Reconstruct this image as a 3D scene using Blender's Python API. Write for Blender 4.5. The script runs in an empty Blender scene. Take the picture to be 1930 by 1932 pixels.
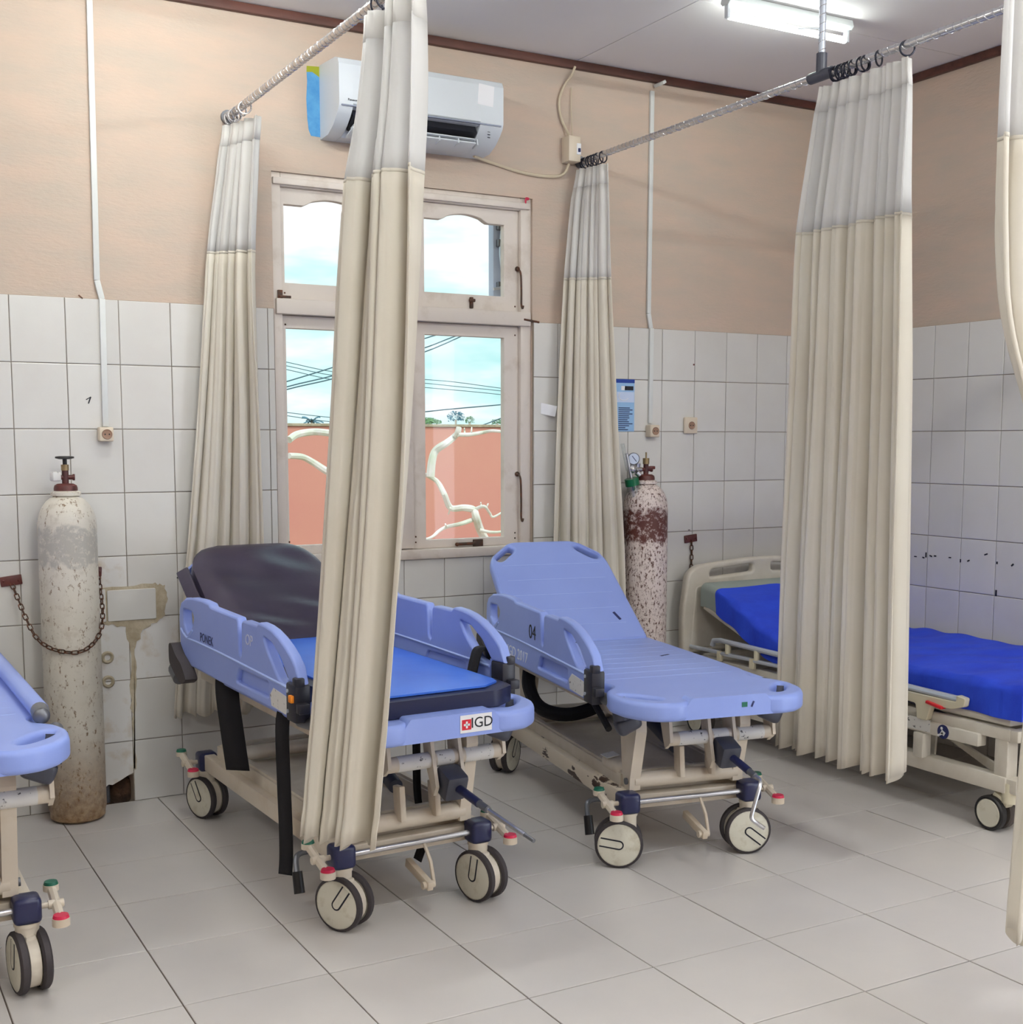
import bpy, bmesh, math, random
from mathutils import Vector, Matrix
random.seed(7)
SC = bpy.context.scene
COL = SC.collection
PI = math.pi
# ------------------------------------------------------------------ camera
F_PX, CX, CY = 2353.4, 965.0, 1086.4            # focal length / principal point in 1930x1932 pixels
CAM = Vector((-0.676, -5.066, 1.456))
YAW, PITCH = math.radians(29.22), math.radians(6.19)
FWD = Vector((math.sin(YAW)*math.cos(PITCH), math.cos(YAW)*math.cos(PITCH), -math.sin(PITCH)))
RGT = Vector((math.cos(YAW), -math.sin(YAW), 0))
UPV = RGT.cross(FWD)
cd = bpy.data.cameras.new('camera'); cam = bpy.data.objects.new('camera', cd); COL.objects.link(cam)
cam.matrix_world = Matrix.Translation(CAM) @ Matrix((RGT, UPV, -FWD)).transposed().to_4x4()
cd.sensor_fit = 'HORIZONTAL'; cd.sensor_width = 36.0
cd.lens = F_PX*36.0/1930.0
cd.shift_x = (965.0-CX)/1930.0; cd.shift_y = (CY-966.0)/1930.0
cd.clip_start = .05; cd.clip_end = 500
SC.camera = cam
def ray(u, v): return FWD + RGT*((u-CX)/F_PX) - UPV*((v-CY)/F_PX)
def hitp(u, v, ax, val):
    d = ray(u, v); t = (val-CAM[ax])/d[ax]; return CAM + d*t
def at_wall(u, v, y=0.0): return hitp(u, v, 1, y)
def x_at(u, y, z):                                # x of the point at depth y, height z that lies on column u
    k = (u-CX)/F_PX; a = RGT - FWD*k
    return CAM.x - (a.y*(y-CAM.y) + a.z*(z-CAM.z))/a.x
def y_at(u, x, z):
    k = (u-CX)/F_PX; a = RGT - FWD*k
    return CAM.y - (a.x*(x-CAM.x) + a.z*(z-CAM.z))/a.y
# ------------------------------------------------------------------ world, exposure
vs = SC.view_settings
vs.view_transform = 'Standard'; vs.look = 'None'; vs.gamma = 1.0; vs.exposure = 0.36; vs.use_curve_mapping = False
cyc = SC.cycles                                    # light-path limits only: keeps the closed room quick to trace
cyc.max_bounces = 7; cyc.diffuse_bounces = 4; cyc.glossy_bounces = 2; cyc.transmission_bounces = 3; cyc.transparent_max_bounces = 8
cyc.caustics_reflective = False; cyc.caustics_refractive = False
def lin(c): 
    c /= 255.0
    return c/12.92 if c <= .04045 else ((c+.055)/1.055)**2.4
def S(r, g, b): return (lin(r), lin(g), lin(b), 1.0)
W = bpy.data.worlds.new('world'); SC.world = W; W.use_nodes = True
nt = W.node_tree; nt.nodes.clear()
o = nt.nodes.new('ShaderNodeOutputWorld'); bg = nt.nodes.new('ShaderNodeBackground')
tc = nt.nodes.new('ShaderNodeTexCoord'); mp = nt.nodes.new('ShaderNodeMapping'); nz = nt.nodes.new('ShaderNodeTexNoise'); cr = nt.nodes.new('ShaderNodeValToRGB')
mp.inputs['Scale'].default_value = (3.0, 3.0, 11.0)
nz.inputs['Scale'].default_value = 1.6; nz.inputs['Detail'].default_value = 5; nz.inputs['Roughness'].default_value = .55
cr.color_ramp.elements[0].position = .36; cr.color_ramp.elements[0].color = (.43, .80, .80, 1)
cr.color_ramp.elements[1].position = .56; cr.color_ramp.elements[1].color = (.93, .96, .96, 1)
e = cr.color_ramp.elements.new(.47); e.color = (.66, .92, .92, 1)
nt.links.new(tc.outputs['Generated'], mp.inputs['Vector']); nt.links.new(mp.outputs['Vector'], nz.inputs['Vector'])
nt.links.new(nz.outputs['Fac'], cr.inputs['Fac']); nt.links.new(cr.outputs['Color'], bg.inputs['Color'])
bg.inputs['Strength'].default_value = .92
nt.links.new(bg.outputs['Background'], o.inputs['Surface'])
sd = bpy.data.lights.new('sun', 'SUN'); sun = bpy.data.objects.new('sun', sd); COL.objects.link(sun)
sd.energy = 1.2; sd.angle = math.radians(3); sd.color = (1, .96, .9)
sun.rotation_euler = (math.radians(-38), math.radians(8), 0); sun.location = (2, -3, 12)
sun.rotation_euler = (math.radians(38), 0, math.radians(12))
ad = bpy.data.lights.new('daylight', 'AREA'); day = bpy.data.objects.new('daylight', ad); COL.objects.link(day)
ad.shape = 'RECTANGLE'; ad.size = 2.1; ad.size_y = 2.2; ad.color = (.80, .86, 1.0)
day.location = (4.1, -5.3, 1.2); day.rotation_euler = (math.pi/2, 0, math.pi/2)
LAMP_NEAR, LAMP_FAR = 22.0, 285.0                   # radiance of the fluorescent tubes
DAY = 60.0                                          # watts of daylight through the door in the right wall
ad.energy = DAY
# ------------------------------------------------------------------ materials
MATS = {}
def nodes_of(name):
    m = bpy.data.materials.new(name); m.use_nodes = True
    t = m.node_tree; b = t.nodes['Principled BSDF']; MATS[name] = m
    return m, t, b
def mixn(t, fac, a, b, blend='MIX'):
    n = t.nodes.new('ShaderNodeMix'); n.data_type = 'RGBA'; n.blend_type = blend
    for i, v in ((0, fac), (6, a), (7, b)):
        if hasattr(v, 'is_linked'): t.links.new(v, n.inputs[i])
        elif i == 0: n.inputs[0].default_value = v
        else: n.inputs[i].default_value = v
    return n.outputs[2]
def noise(t, scale, detail=4, rough=.5, coord='Object', stretch=None):
    c = t.nodes.new('ShaderNodeTexCoord'); n = t.nodes.new('ShaderNodeTexNoise')
    n.inputs['Scale'].default_value = scale; n.inputs['Detail'].default_value = detail; n.inputs['Roughness'].default_value = rough
    src = c.outputs[coord] if coord != 'World' else t.nodes.new('ShaderNodeNewGeometry').outputs['Position']
    if stretch:
        q = t.nodes.new('ShaderNodeMapping'); q.inputs['Scale'].default_value = stretch
        t.links.new(src, q.inputs['Vector']); src = q.outputs['Vector']
    t.links.new(src, n.inputs['Vector'])
    return n.outputs['Fac']
def ramp(t, fac, p0, p1, c0=(0,0,0,1), c1=(1,1,1,1)):
    r = t.nodes.new('ShaderNodeValToRGB'); r.color_ramp.elements[0].position = p0; r.color_ramp.elements[1].position = p1
    r.color_ramp.elements[0].color = c0; r.color_ramp.elements[1].color = c1
    t.links.new(fac, r.inputs['Fac']); return r.outputs['Color']
def bump(t, b, h, strength=.2, dist=.01):
    n = t.nodes.new('ShaderNodeBump'); n.inputs['Strength'].default_value = strength; n.inputs['Distance'].default_value = dist
    t.links.new(h, n.inputs['Height']); t.links.new(n.outputs['Normal'], b.inputs['Normal'])
def mat(name, col, rough=.5, metal=0, col2=None, scale=8, lo=.4, hi=.65, bstr=0, bscale=None, stretch=None, spec=None, coord='Object', rnd=0):
    m, t, b = nodes_of(name)
    b.inputs['Base Color'].default_value = col; b.inputs['Roughness'].default_value = rough; b.inputs['Metallic'].default_value = metal
    if spec is not None: b.inputs['Specular IOR Level'].default_value = spec
    out = None
    if col2:
        out = mixn(t, ramp(t, noise(t, scale, 5, .6, coord, stretch), lo, hi), col, col2)
    if rnd:
        oi = t.nodes.new('ShaderNodeObjectInfo'); mr = t.nodes.new('ShaderNodeMapRange')
        mr.inputs['To Min'].default_value = 1-rnd; mr.inputs['To Max'].default_value = 1.0
        t.links.new(oi.outputs['Random'], mr.inputs['Value'])
        cc = t.nodes.new('ShaderNodeCombineColor')
        for i in range(3): t.links.new(mr.outputs['Result'], cc.inputs[i])
        out = mixn(t, 1.0, out if out is not None else col, cc.outputs['Color'], 'MULTIPLY')
    if out is not None: t.links.new(out, b.inputs['Base Color'])
    if bstr: bump(t, b, noise(t, bscale or scale*4, 4, .6, coord, stretch), bstr)
    return m
mat('plaster', S(199,177,160), .85, col2=S(186,173,159), scale=3.0, lo=.35, hi=.7, bstr=.25, bscale=28, coord='World', stretch=(1,1,3.5))
mat('grout', S(150,140,128), .9, col2=S(118,104,90), scale=2.0, lo=.4, hi=.7, coord='World')
mat('wall_tile', S(218,216,212), .16, col2=S(208,204,199), scale=1.3, lo=.45, hi=.8, coord='World', rnd=.06, bstr=.03, bscale=30)
mat('wall_tile_worn', S(222,220,218), .3, col2=S(196,180,160), scale=9, lo=.52, hi=.75, coord='World', bstr=.05, bscale=30)
mat('floor_tile', S(214,208,203), .33, col2=S(204,199,196), scale=1.1, lo=.4, hi=.7, coord='World', rnd=.05, bstr=.03, bscale=60)
mat('floor_grout', S(104,92,82), .9)
mat('ceiling_paint', S(238,235,234), .9, col2=S(232,229,229), scale=1.2, lo=.3, hi=.8, coord='World')
mat('ceiling_gap', S(120,112,108), .9)
mat('cornice_brown', S(98,58,48), .55, col2=S(70,42,36), scale=3, stretch=(1,6,6))
mat('window_paint', S(215,205,196), .5, col2=S(190,176,162), scale=6, lo=.55, hi=.78, bstr=.08, bscale=40)
mat('iron_dark', S(72,58,50), .5, .6, col2=S(110,66,44), scale=30)
mat('white_plastic', S(208,214,220), .35)
mat('white_enamel', S(206,212,212), .4)
mat('ac_dark', S(34,34,40), .4)
mat('ac_trim', S(150,158,178), .25, .4)
mat('trunking', S(214,216,214), .5)
mat('socket_cream', S(214,200,180), .4)
mat('socket_hole', S(150,118,98), .5)
mat('black_plastic', S(24,22,24), .45)
mat('cable', S(198,184,160), .6)
mat('paint_blue', S(74,146,205), .7, col2=S(96,166,215), scale=20)
mat('paint_green', S(160,166,40), .8)
mat('chrome', S(205,205,208), .25, .85)
mat('chrome_warm', S(206,202,200), .26, .9)
mat('steel_grey', S(120,122,128), .4, .7)
mat('ring_dark', S(40,42,56), .35, .5)
mat('plastic_blue', S(146,166,232), .38, col2=S(136,156,226), scale=2.2, lo=.4, hi=.8, bstr=.03, bscale=120)
mat('plastic_blue_light', S(166,188,242), .38)
mat('navy_cap', S(34,38,76), .3)
mat('dark_grey', S(66,68,80), .4)
mat('latch_black', S(36,36,46), .4)
mat('cream_metal', S(214,202,184), .42, col2=S(196,176,150), scale=5, lo=.5, hi=.8, bstr=.04, bscale=30)
mat('cream_rusty', S(216,203,183), .45, col2=S(64,42,30), scale=11, lo=.575, hi=.595, stretch=(1,.55,2))
mat('cream_plastic', S(216,206,190), .5, col2=S(202,190,172), scale=6, bstr=.03)
mat('wheel_disc', S(214,210,194), .45, col2=S(190,182,160), scale=25, lo=.5, hi=.75)
mat('rubber', S(58,52,54), .7)
mat('rubber_brown', S(84,76,72), .7)
mat('pad_green', S(20,100,78), .45)
mat('pad_red', S(206,36,76), .4)
mat('orange', S(240,140,30), .5)
mat('sticker', S(222,220,216), .5, col2=S(90,88,92), scale=60, lo=.62, hi=.66)
mat('sticker_plain', S(232,232,236), .5)
mat('ink_black', S(20,20,34), .6)
mat('ink_white', S(200,204,226), .6)
mat('ink_pale', S(226,230,242), .6)
mat('ink_navy', S(36,44,96), .6)
mat('ink_red', S(206,30,50), .6)
mat('vinyl_black', S(58,50,70), .32, col2=S(46,40,60), scale=3, bstr=.25, bscale=5, stretch=(1,1,1))
mat('vinyl_navy', S(20,24,58), .35)
mat('vinyl_blue', S(62,120,232), .35, col2=S(50,104,220), scale=3)
mat('webbing', S(20,18,22), .9)
mat('sheet_blue', S(34,72,214), .75, col2=S(26,60,202), scale=4, bstr=.6, bscale=6, stretch=(1,2.5,1))
mat('mattress_grey', S(150,160,154), .7)
mat('bed_cream', S(216,210,198), .45, col2=S(202,194,180), scale=4)
mat('bed_cream_warm', S(222,214,188), .4)
mat('alu', S(205,212,224), .3, .5)
mat('red_plastic', S(220,40,50), .4)
mat('leaf_green', S(120,160,110), .7, col2=S(96,140,110), scale=4)
mat('leaf_blue', S(96,140,160), .7)
mat('bark_overexposed', S(246,238,236), .8, col2=S(222,226,208), scale=6)  # near-white puts the overexposure of the outdoor branches into the bark colour
mat('salmon_wall', S(224,160,142), .9, col2=S(220,148,138), scale=.6, lo=.35, hi=.7, coord='World')
mat('ground_ext', S(170,150,130), .95)
mat('wire_dark', S(70,110,125), .6)
mat('pole_blue', S(198,212,238), .5)
mat('cement', S(190,178,156), .95, col2=S(164,150,126), scale=16, bstr=.5, bscale=40)
mat('dirt', S(92,66,50), .98, col2=S(60,42,34), scale=14, bstr=.6, bscale=30)
mat('pipe_grey', S(80,82,90), .4)
mat('poster_blue', S(150,190,230), .5)
mat('poster_dark', S(20,60,150), .5)
mat('brass', S(150,130,96), .4, .6)
mat('maroon', S(96,44,38), .5, col2=S(70,34,34), scale=20)
mat('cap_green', S(10,100,62), .35)
mat('gauge_face', S(200,210,230), .3)
def clear(name, col, rough=.02, alpha=.12):
    m, t, b = nodes_of(name)
    g = t.nodes.new('ShaderNodeBsdfGlossy'); g.inputs['Roughness'].default_value = rough
    tr = t.nodes.new('ShaderNodeBsdfTransparent'); tr.inputs['Color'].default_value = col
    mx = t.nodes.new('ShaderNodeMixShader'); mx.inputs['Fac'].default_value = alpha
    t.links.new(tr.outputs[0], mx.inputs[1]); t.links.new(g.outputs[0], mx.inputs[2])
    t.links.new(mx.outputs[0], t.nodes['Material Output'].inputs['Surface'])
    return m
clear('glass', (.98,.99,.99,1), .02, .012)
clear('clear_plastic', (.90,.93,.93,1), .1, .16)
def fabric(name, col, col2, trans=.3, hole=0.0, rough=.9):
    m, t, b = nodes_of(name)
    c = mixn(t, ramp(t, noise(t, 2.5, 4, .6), .35, .7), col, col2)
    d = t.nodes.new('ShaderNodeBsdfDiffuse'); l = t.nodes.new('ShaderNodeBsdfTranslucent')
    t.links.new(c, d.inputs['Color']); t.links.new(c, l.inputs['Color'])
    mx = t.nodes.new('ShaderNodeMixShader'); mx.inputs['Fac'].default_value = trans
    t.links.new(d.outputs[0], mx.inputs[1]); t.links.new(l.outputs[0], mx.inputs[2]); out = mx.outputs[0]
    if hole:
        tr = t.nodes.new('ShaderNodeBsdfTransparent'); m2 = t.nodes.new('ShaderNodeMixShader'); m2.inputs['Fac'].default_value = hole
        t.links.new(out, m2.inputs[1]); t.links.new(tr.outputs[0], m2.inputs[2]); out = m2.outputs[0]
    t.links.new(out, t.nodes['Material Output'].inputs['Surface'])
    return m
fabric('curtain_cloth', S(236,230,218), S(232,224,210), .28)
fabric('curtain_sheer', S(246,245,243), S(242,241,240), .45, .20)
fabric('curtain_band', S(246,244,241), S(243,241,238), .35)
def emit(name, col, strength):
    m, t, b = nodes_of(name)
    b.inputs['Base Color'].default_value = (.9,.9,.9,1); b.inputs['Emission Color'].default_value = col; b.inputs['Emission Strength'].default_value = strength
    return m
emit('tube_light', (.93, 1.0, .94, 1), LAMP_NEAR); emit('tube_light_mid', (.96, 1.0, .96, 1), 150.0); emit('tube_light_far', (.97, 1.0, .97, 1), LAMP_FAR)
# painted steel of the oxygen cylinders, with rust where the paint is worn
def cyl_mat(name, base, rust, scale, lo, hi, zband=None, band=None, dirt=None):
    m, t, b = nodes_of(name)
    b.inputs['Roughness'].default_value = .45
    c = mixn(t, ramp(t, noise(t, scale, 8, .75, 'Object', (1,1,.55)), lo, hi), base, rust)
    c = mixn(t, ramp(t, noise(t, scale*.35, 5, .6), .55, .75), c, mixn(t, .35, base, S(150,132,110)))
    g = t.nodes.new('ShaderNodeTexCoord'); sx = t.nodes.new('ShaderNodeSeparateXYZ'); t.links.new(g.outputs['Object'], sx.inputs[0])
    def zr(a, bb):
        mr = t.nodes.new('ShaderNodeMapRange'); mr.inputs['From Min'].default_value = a; mr.inputs['From Max'].default_value = bb
        ad = t.nodes.new('ShaderNodeMath'); ad.operation = 'MULTIPLY_ADD'; ad.inputs[1].default_value = .12; 
        t.links.new(noise(t, 26, 4), ad.inputs[0]); t.links.new(sx.outputs['Z'], ad.inputs[2])
        t.links.new(ad.outputs[0], mr.inputs['Value']); return mr.outputs['Result']
    if band:
        ml = t.nodes.new('ShaderNodeMath'); ml.operation = 'MULTIPLY'
        t.links.new(zr(zband[0]-.02+.06, zband[0]+.06), ml.inputs[0]); t.links.new(zr(zband[1]+.02+.06, zband[1]+.06), ml.inputs[1])
        mm = t.nodes.new('ShaderNodeMath'); mm.operation = 'MULTIPLY'
        t.links.new(ml.outputs[0], mm.inputs[0]); t.links.new(ramp(t, noise(t, 34, 6, .75), .38, .5), mm.inputs[1])
        c = mixn(t, mm.outputs[0], c, band)
    if dirt:
        c = mixn(t, zr(.42, .06), c, mixn(t, ramp(t, noise(t, 40, 6, .7), .4, .6), dirt, S(130,96,60)))
    t.links.new(c, b.inputs['Base Color'])
    bump(t, b, noise(t, 40, 5, .6), .12)
    return m
cyl_mat('cyl_white', S(212,206,194), S(128,104,80), 60, .565, .62, (1.0,1.12), S(178,174,166), S(170,142,106))
cyl_mat('cyl_rust', S(218,204,198), S(88,50,36), 95, .53, .57, (.985,1.115), S(92,46,38))
# ------------------------------------------------------------------ mesh helpers
class G:
    def __init__(s): s.bm = bmesh.new()
    def _xf(s, vs, m):
        if m is not None: bmesh.ops.transform(s.bm, matrix=m, verts=vs)
    def box(s, c, d, rot=None, bev=0, seg=2):
        r = bmesh.ops.create_cube(s.bm, size=1); v = r['verts']
        bmesh.ops.scale(s.bm, vec=d, verts=v)
        if bev:
            ed = list({e for x in v for e in x.link_edges})
            q = bmesh.ops.bevel(s.bm, geom=ed, offset=bev, segments=seg, profile=.5, affect='EDGES'); v = q['verts']
            v = list({x for f in q['faces'] for x in f.verts} | set(x for x in v if x.is_valid))
        M_ = Matrix.Translation(c) @ (rot.to_4x4() if rot is not None else Matrix.Identity(4))
        s._xf(v, M_); return s
    def cyl(s, a, b, r, r2=None, n=16, caps=True):
        a, b = Vector(a), Vector(b); d = b-a; L = d.length
        q = bmesh.ops.create_cone(s.bm, cap_ends=caps, segments=n, radius1=r, radius2=r if r2 is None else r2, depth=L)
        M_ = Matrix.Translation((a+b)/2) @ d.to_track_quat('Z','Y').to_matrix().to_4x4()
        s._xf(q['verts'], M_); return s
    def sph(s, c, r, sc=(1,1,1), n=16, rot=None):
        q = bmesh.ops.create_uvsphere(s.bm, u_segments=n, v_segments=max(6,n//2), radius=r)
        M_ = Matrix.Translation(c) @ (rot.to_4x4() if rot is not None else Matrix.Identity(4)) @ Matrix.Diagonal((*sc,1))
        s._xf(q['verts'], M_); return s
    def tube(s, pts, r, n=8, closed=False, rfun=None):
        pts = [Vector(p) for p in pts]; N = len(pts); rings = []
        up = None
        for i, p in enumerate(pts):
            if closed: t = pts[(i+1)%N]-pts[i-1]
            else: t = pts[min(i+1,N-1)]-pts[max(i-1,0)]
            t.normalize()
            if up is None: up = t.orthogonal().normalized()
            up = (up - t*up.dot(t)); up = up.normalized() if up.length > 1e-6 else t.orthogonal().normalized()
            sd_ = t.cross(up); rr = rfun(i/(N-1)) if rfun else r
            rings.append([s.bm.verts.new(p + (up*math.cos(2*PI*k/n) + sd_*math.sin(2*PI*k/n))*rr) for k in range(n)])
        for i in range(N if closed else N-1):
            a, b = rings[i], rings[(i+1)%N]
            for k in range(n): s.bm.faces.new((a[k], a[(k+1)%n], b[(k+1)%n], b[k]))
        if not closed:
            s.bm.faces.new(rings[0][::-1]); s.bm.faces.new(rings[-1])
        return s
    def lathe(s, prof, n=32, c=(0,0,0), m=None):
        c = Vector(c); rings = []; new = []
        for r, z in prof:
            ring = [s.bm.verts.new((r*math.cos(2*PI*k/n), r*math.sin(2*PI*k/n), z)) for k in range(n)] if r > 1e-6 else [s.bm.verts.new((0,0,z))]
            rings.append(ring); new += ring
        for a, b in zip(rings, rings[1:]):
            for k in range(n):
                k2 = (k+1)%n
                if len(a) == 1 and len(b) == 1: continue
                if len(a) == 1: s.bm.faces.new((a[0], b[k2], b[k]))
                elif len(b) == 1: s.bm.faces.new((a[k], a[k2], b[0]))
                else: s.bm.faces.new((a[k], a[k2], b[k2], b[k]))
        s._xf(new, Matrix.Translation(c) @ (m.to_4x4() if m is not None else Matrix.Identity(4))); return s
    def prism(s, pts, lo, hi, axis=0):
        def P(a, b, h): return {0:(h,a,b), 1:(a,h,b), 2:(a,b,h)}[axis]
        A = [s.bm.verts.new(P(a,b,lo)) for a,b in pts]; B = [s.bm.verts.new(P(a,b,hi)) for a,b in pts]
        s.bm.faces.new(A[::-1]); s.bm.faces.new(B)
        for i in range(len(pts)):
            j = (i+1)%len(pts); s.bm.faces.new((A[i],A[j],B[j],B[i]))
        return s
    def grid(s, fn, nu, nv):
        V = [[s.bm.verts.new(fn(i/nu, j/nv)) for j in range(nv+1)] for i in range(nu+1)]
        for i in range(nu):
            for j in range(nv): s.bm.faces.new((V[i][j], V[i+1][j], V[i+1][j+1], V[i][j+1]))
        return s
    def mesh(s, name, m, smooth=True, ang=35):
        bmesh.ops.recalc_face_normals(s.bm, faces=s.bm.faces[:])
        me = bpy.data.meshes.new(name); s.bm.to_mesh(me); s.bm.free()
        me.materials.append(MATS[m])
        if smooth:
            me.shade_smooth(); me.set_sharp_from_angle(angle=math.radians(ang))
        return me
    def obj(s, name, m, parent=None, smooth=True, ang=35):
        return link(name, s.mesh(name, m, smooth, ang), parent)
def link(name, me, parent=None, loc=None, rot=None):
    ob = bpy.data.objects.new(name, me); COL.objects.link(ob)
    if parent is not None: ob.parent = parent
    if loc is not None: ob.location = loc
    if rot is not None: ob.rotation_euler = rot
    return ob
def tag(ob, label, cat, group=None):
    ob['label'] = label; ob['category'] = cat
    if group: ob['group'] = group
    return ob
def thing(name, label, cat, loc=(0,0,0), rz=0, group=None):
    e_ = bpy.data.objects.new(name, None); COL.objects.link(e_); e_.location = loc; e_.rotation_euler = (0,0,rz); e_.empty_display_size = .1
    return tag(e_, label, cat, group)
def struct(ob): ob['kind'] = 'structure'; return ob
def rounded(pts, r, n=5):
    """polygon with each corner rounded; r scalar or list"""
    N = len(pts); out = []
    for i in range(N):
        p = Vector(pts[i]); a = Vector(pts[i-1]); b = Vector(pts[(i+1)%N]); rr = r[i] if isinstance(r, (list,tuple)) else r
        if rr <= 0: out.append(tuple(p)); continue
        da = (a-p); db = (b-p); la, lb = da.length, db.length; k = min(rr, la*.49, lb*.49)
        pa = p+da/la*k; pb = p+db/lb*k
        for j in range(n+1):
            t = j/n; out.append(tuple((1-t)**2*pa + 2*t*(1-t)*p + t*t*pb))
    return out
def smooth_line(pts, n=6, closed=False):
    P = [Vector(p) for p in pts]; N = len(P); out = []
    for i in range(N if closed else N-1):
        p0 = P[i-1] if (i > 0 or closed) else P[0]; p1 = P[i]; p2 = P[(i+1)%N]; p3 = P[(i+2)%N] if (closed or i+2 < N) else P[-1]
        for j in range(n):
            t = j/n
            out.append(.5*((2*p1)+(-p0+p2)*t+(2*p0-5*p1+4*p2-p3)*t*t+(-p0+3*p1-3*p2+p3)*t**3))
    if not closed: out.append(P[-1])
    return out
AX_X = Matrix(((0,0,1,0),(1,0,0,0),(0,1,0,0),(0,0,0,1)))     # plate drawn in (y,z), thick along x
AX_Y = Matrix(((1,0,0,0),(0,0,-1,0),(0,1,0,0),(0,0,0,1)))    # plate drawn in (x,z), thick along y
AX_Z = Matrix.Identity(4)
def plate(name, loops, thick, m, parent=None, mtx=AX_Z, bev=.004, off=(0,0,0), bres=2):
    """flat plate with holes: first loop outline, others holes"""
    cu = bpy.data.curves.new(name, 'CURVE'); cu.dimensions = '2D'; cu.fill_mode = 'BOTH'
    bev = min(bev, thick*.45)
    cu.extrude = max(thick/2-bev, .0001); cu.bevel_depth = bev; cu.bevel_resolution = bres; cu.offset = -bev
    for L in loops:
        sp = cu.splines.new('POLY'); sp.points.add(len(L)-1)
        for i, p in enumerate(L): sp.points[i].co = (p[0], p[1], 0, 1)
        sp.use_cyclic_u = True
    tmp = bpy.data.objects.new('tmp', cu); COL.objects.link(tmp)
    dg = bpy.context.evaluated_depsgraph_get(); dg.update()
    me = bpy.data.meshes.new_from_object(tmp.evaluated_get(dg))
    bpy.data.objects.remove(tmp); bpy.data.curves.remove(cu)
    me.transform(Matrix.Translation(off) @ mtx); me.name = name
    me.materials.clear(); me.materials.append(MATS[m])
    if mtx.to_3x3().determinant() < 0: me.flip_normals()
    me.shade_smooth(); me.set_sharp_from_angle(angle=math.radians(40))
    return link(name, me, parent)
def text(name, body, size, m, parent, mtx, depth=.0008, shear=0, space=1.0):
    cu = bpy.data.curves.new(name, 'FONT'); cu.body = body; cu.size = size; cu.extrude = depth; cu.align_x = 'CENTER'; cu.align_y = 'CENTER'; cu.shear = shear; cu.space_character = space
    cu.resolution_u = 3
    tmp = bpy.data.objects.new('tmp', cu); COL.objects.link(tmp)
    dg = bpy.context.evaluated_depsgraph_get(); dg.update()
    me = bpy.data.meshes.new_from_object(tmp.evaluated_get(dg))
    bpy.data.objects.remove(tmp); bpy.data.curves.remove(cu)
    me.transform(mtx); me.name = name; me.materials.clear(); me.materials.append(MATS[m])
    return link(name, me, parent)
def face_mtx(right, up, pos):
    r, u = Vector(right).normalized(), Vector(up).normalized(); n = r.cross(u)
    return Matrix.Translation(pos) @ Matrix((r, u, n)).transposed().to_4x4()
def ellipse(cx, cy, a, b, rot=0, n=24, sweep=None):
    out = []
    for k in range(n):
        t = 2*PI*k/n; x, y = a*math.cos(t), b*math.sin(t)
        out.append((cx + x*math.cos(rot)-y*math.sin(rot), cy + x*math.sin(rot)+y*math.cos(rot)))
    return out
def RX(d): return Matrix.Rotation(math.radians(d), 3, 'X')
def RY(d): return Matrix.Rotation(math.radians(d), 3, 'Y')
def RZ(d): return Matrix.Rotation(math.radians(d), 3, 'Z')
# ------------------------------------------------------------------ room shell
XR, ZC, XL, YF = 4.024, 3.19, -3.6, -8.0
def wall_mesh(name, rects, m, mk):
    g = G()
    for r in rects: mk(g, *r)
    return struct(g.obj(name, m, None, False))
WX0, WX1, WZ0, WZ1 = 1.03, 2.268, .94, 2.555              # window opening
HX0, HX1, HZ1 = .283, .398, .11                            # broken hole at the foot of the wall
def bk(g, x0, x1, z0, z1, y0=0, y1=.14): g.box(((x0+x1)/2,(y0+y1)/2,(z0+z1)/2), (x1-x0, y1-y0, z1-z0))
wall_back = wall_mesh('wall_back', [(XL,WX0,2.0,ZC+.1),(XL,HX0,-.1,2.0),(HX0,HX1,HZ1,2.0),(HX1,WX0,-.1,2.0),(WX0,WX1,WZ1,ZC+.1),(WX0,WX1,-.1,WZ0),(WX1,XR+.14,-.1,ZC+.1)], 'plaster', bk)
bkw = G(); bkw.box(((HX0+HX1)/2,.12,.0),(HX1-HX0,.04,.3)); bkw.obj('hole_fill', 'dirt', wall_back)
def rw(g, y0, y1, z0, z1): g.box((XR+.07,(y0+y1)/2,(z0+z1)/2),(.14,abs(y1-y0),z1-z0))
DY0, DY1, DZ = -6.4, -4.2, 2.35                      # open double door in the right wall, out of frame
wall_right = wall_mesh('wall_right', [(YF,DY0,-.1,ZC+.1),(DY0,DY1,DZ,ZC+.1),(DY1,0,-.1,ZC+.1)], 'plaster', rw)
wall_left = wall_mesh('wall_left', [(0,0)], 'plaster', lambda g,a,b: g.box((XL-.07,YF/2,1.6),(.14,-YF,3.5)))
wall_front = wall_mesh('wall_front', [(0,0)], 'plaster', lambda g,a,b: g.box(((XL+XR)/2,YF-.07,1.6),(XR-XL+.28,.14,3.5)))
floor = wall_mesh('floor', [(0,0)], 'floor_grout', lambda g,a,b: g.box(((XL+XR)/2,YF/2,-.054),(XR-XL,-YF,.1)))
ceiling = wall_mesh('ceiling', [(0,0)], 'ceiling_gap', lambda g,a,b: g.box(((XL+XR)/2,YF/2,ZC+.056),(XR-XL,-YF,.1)))
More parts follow.
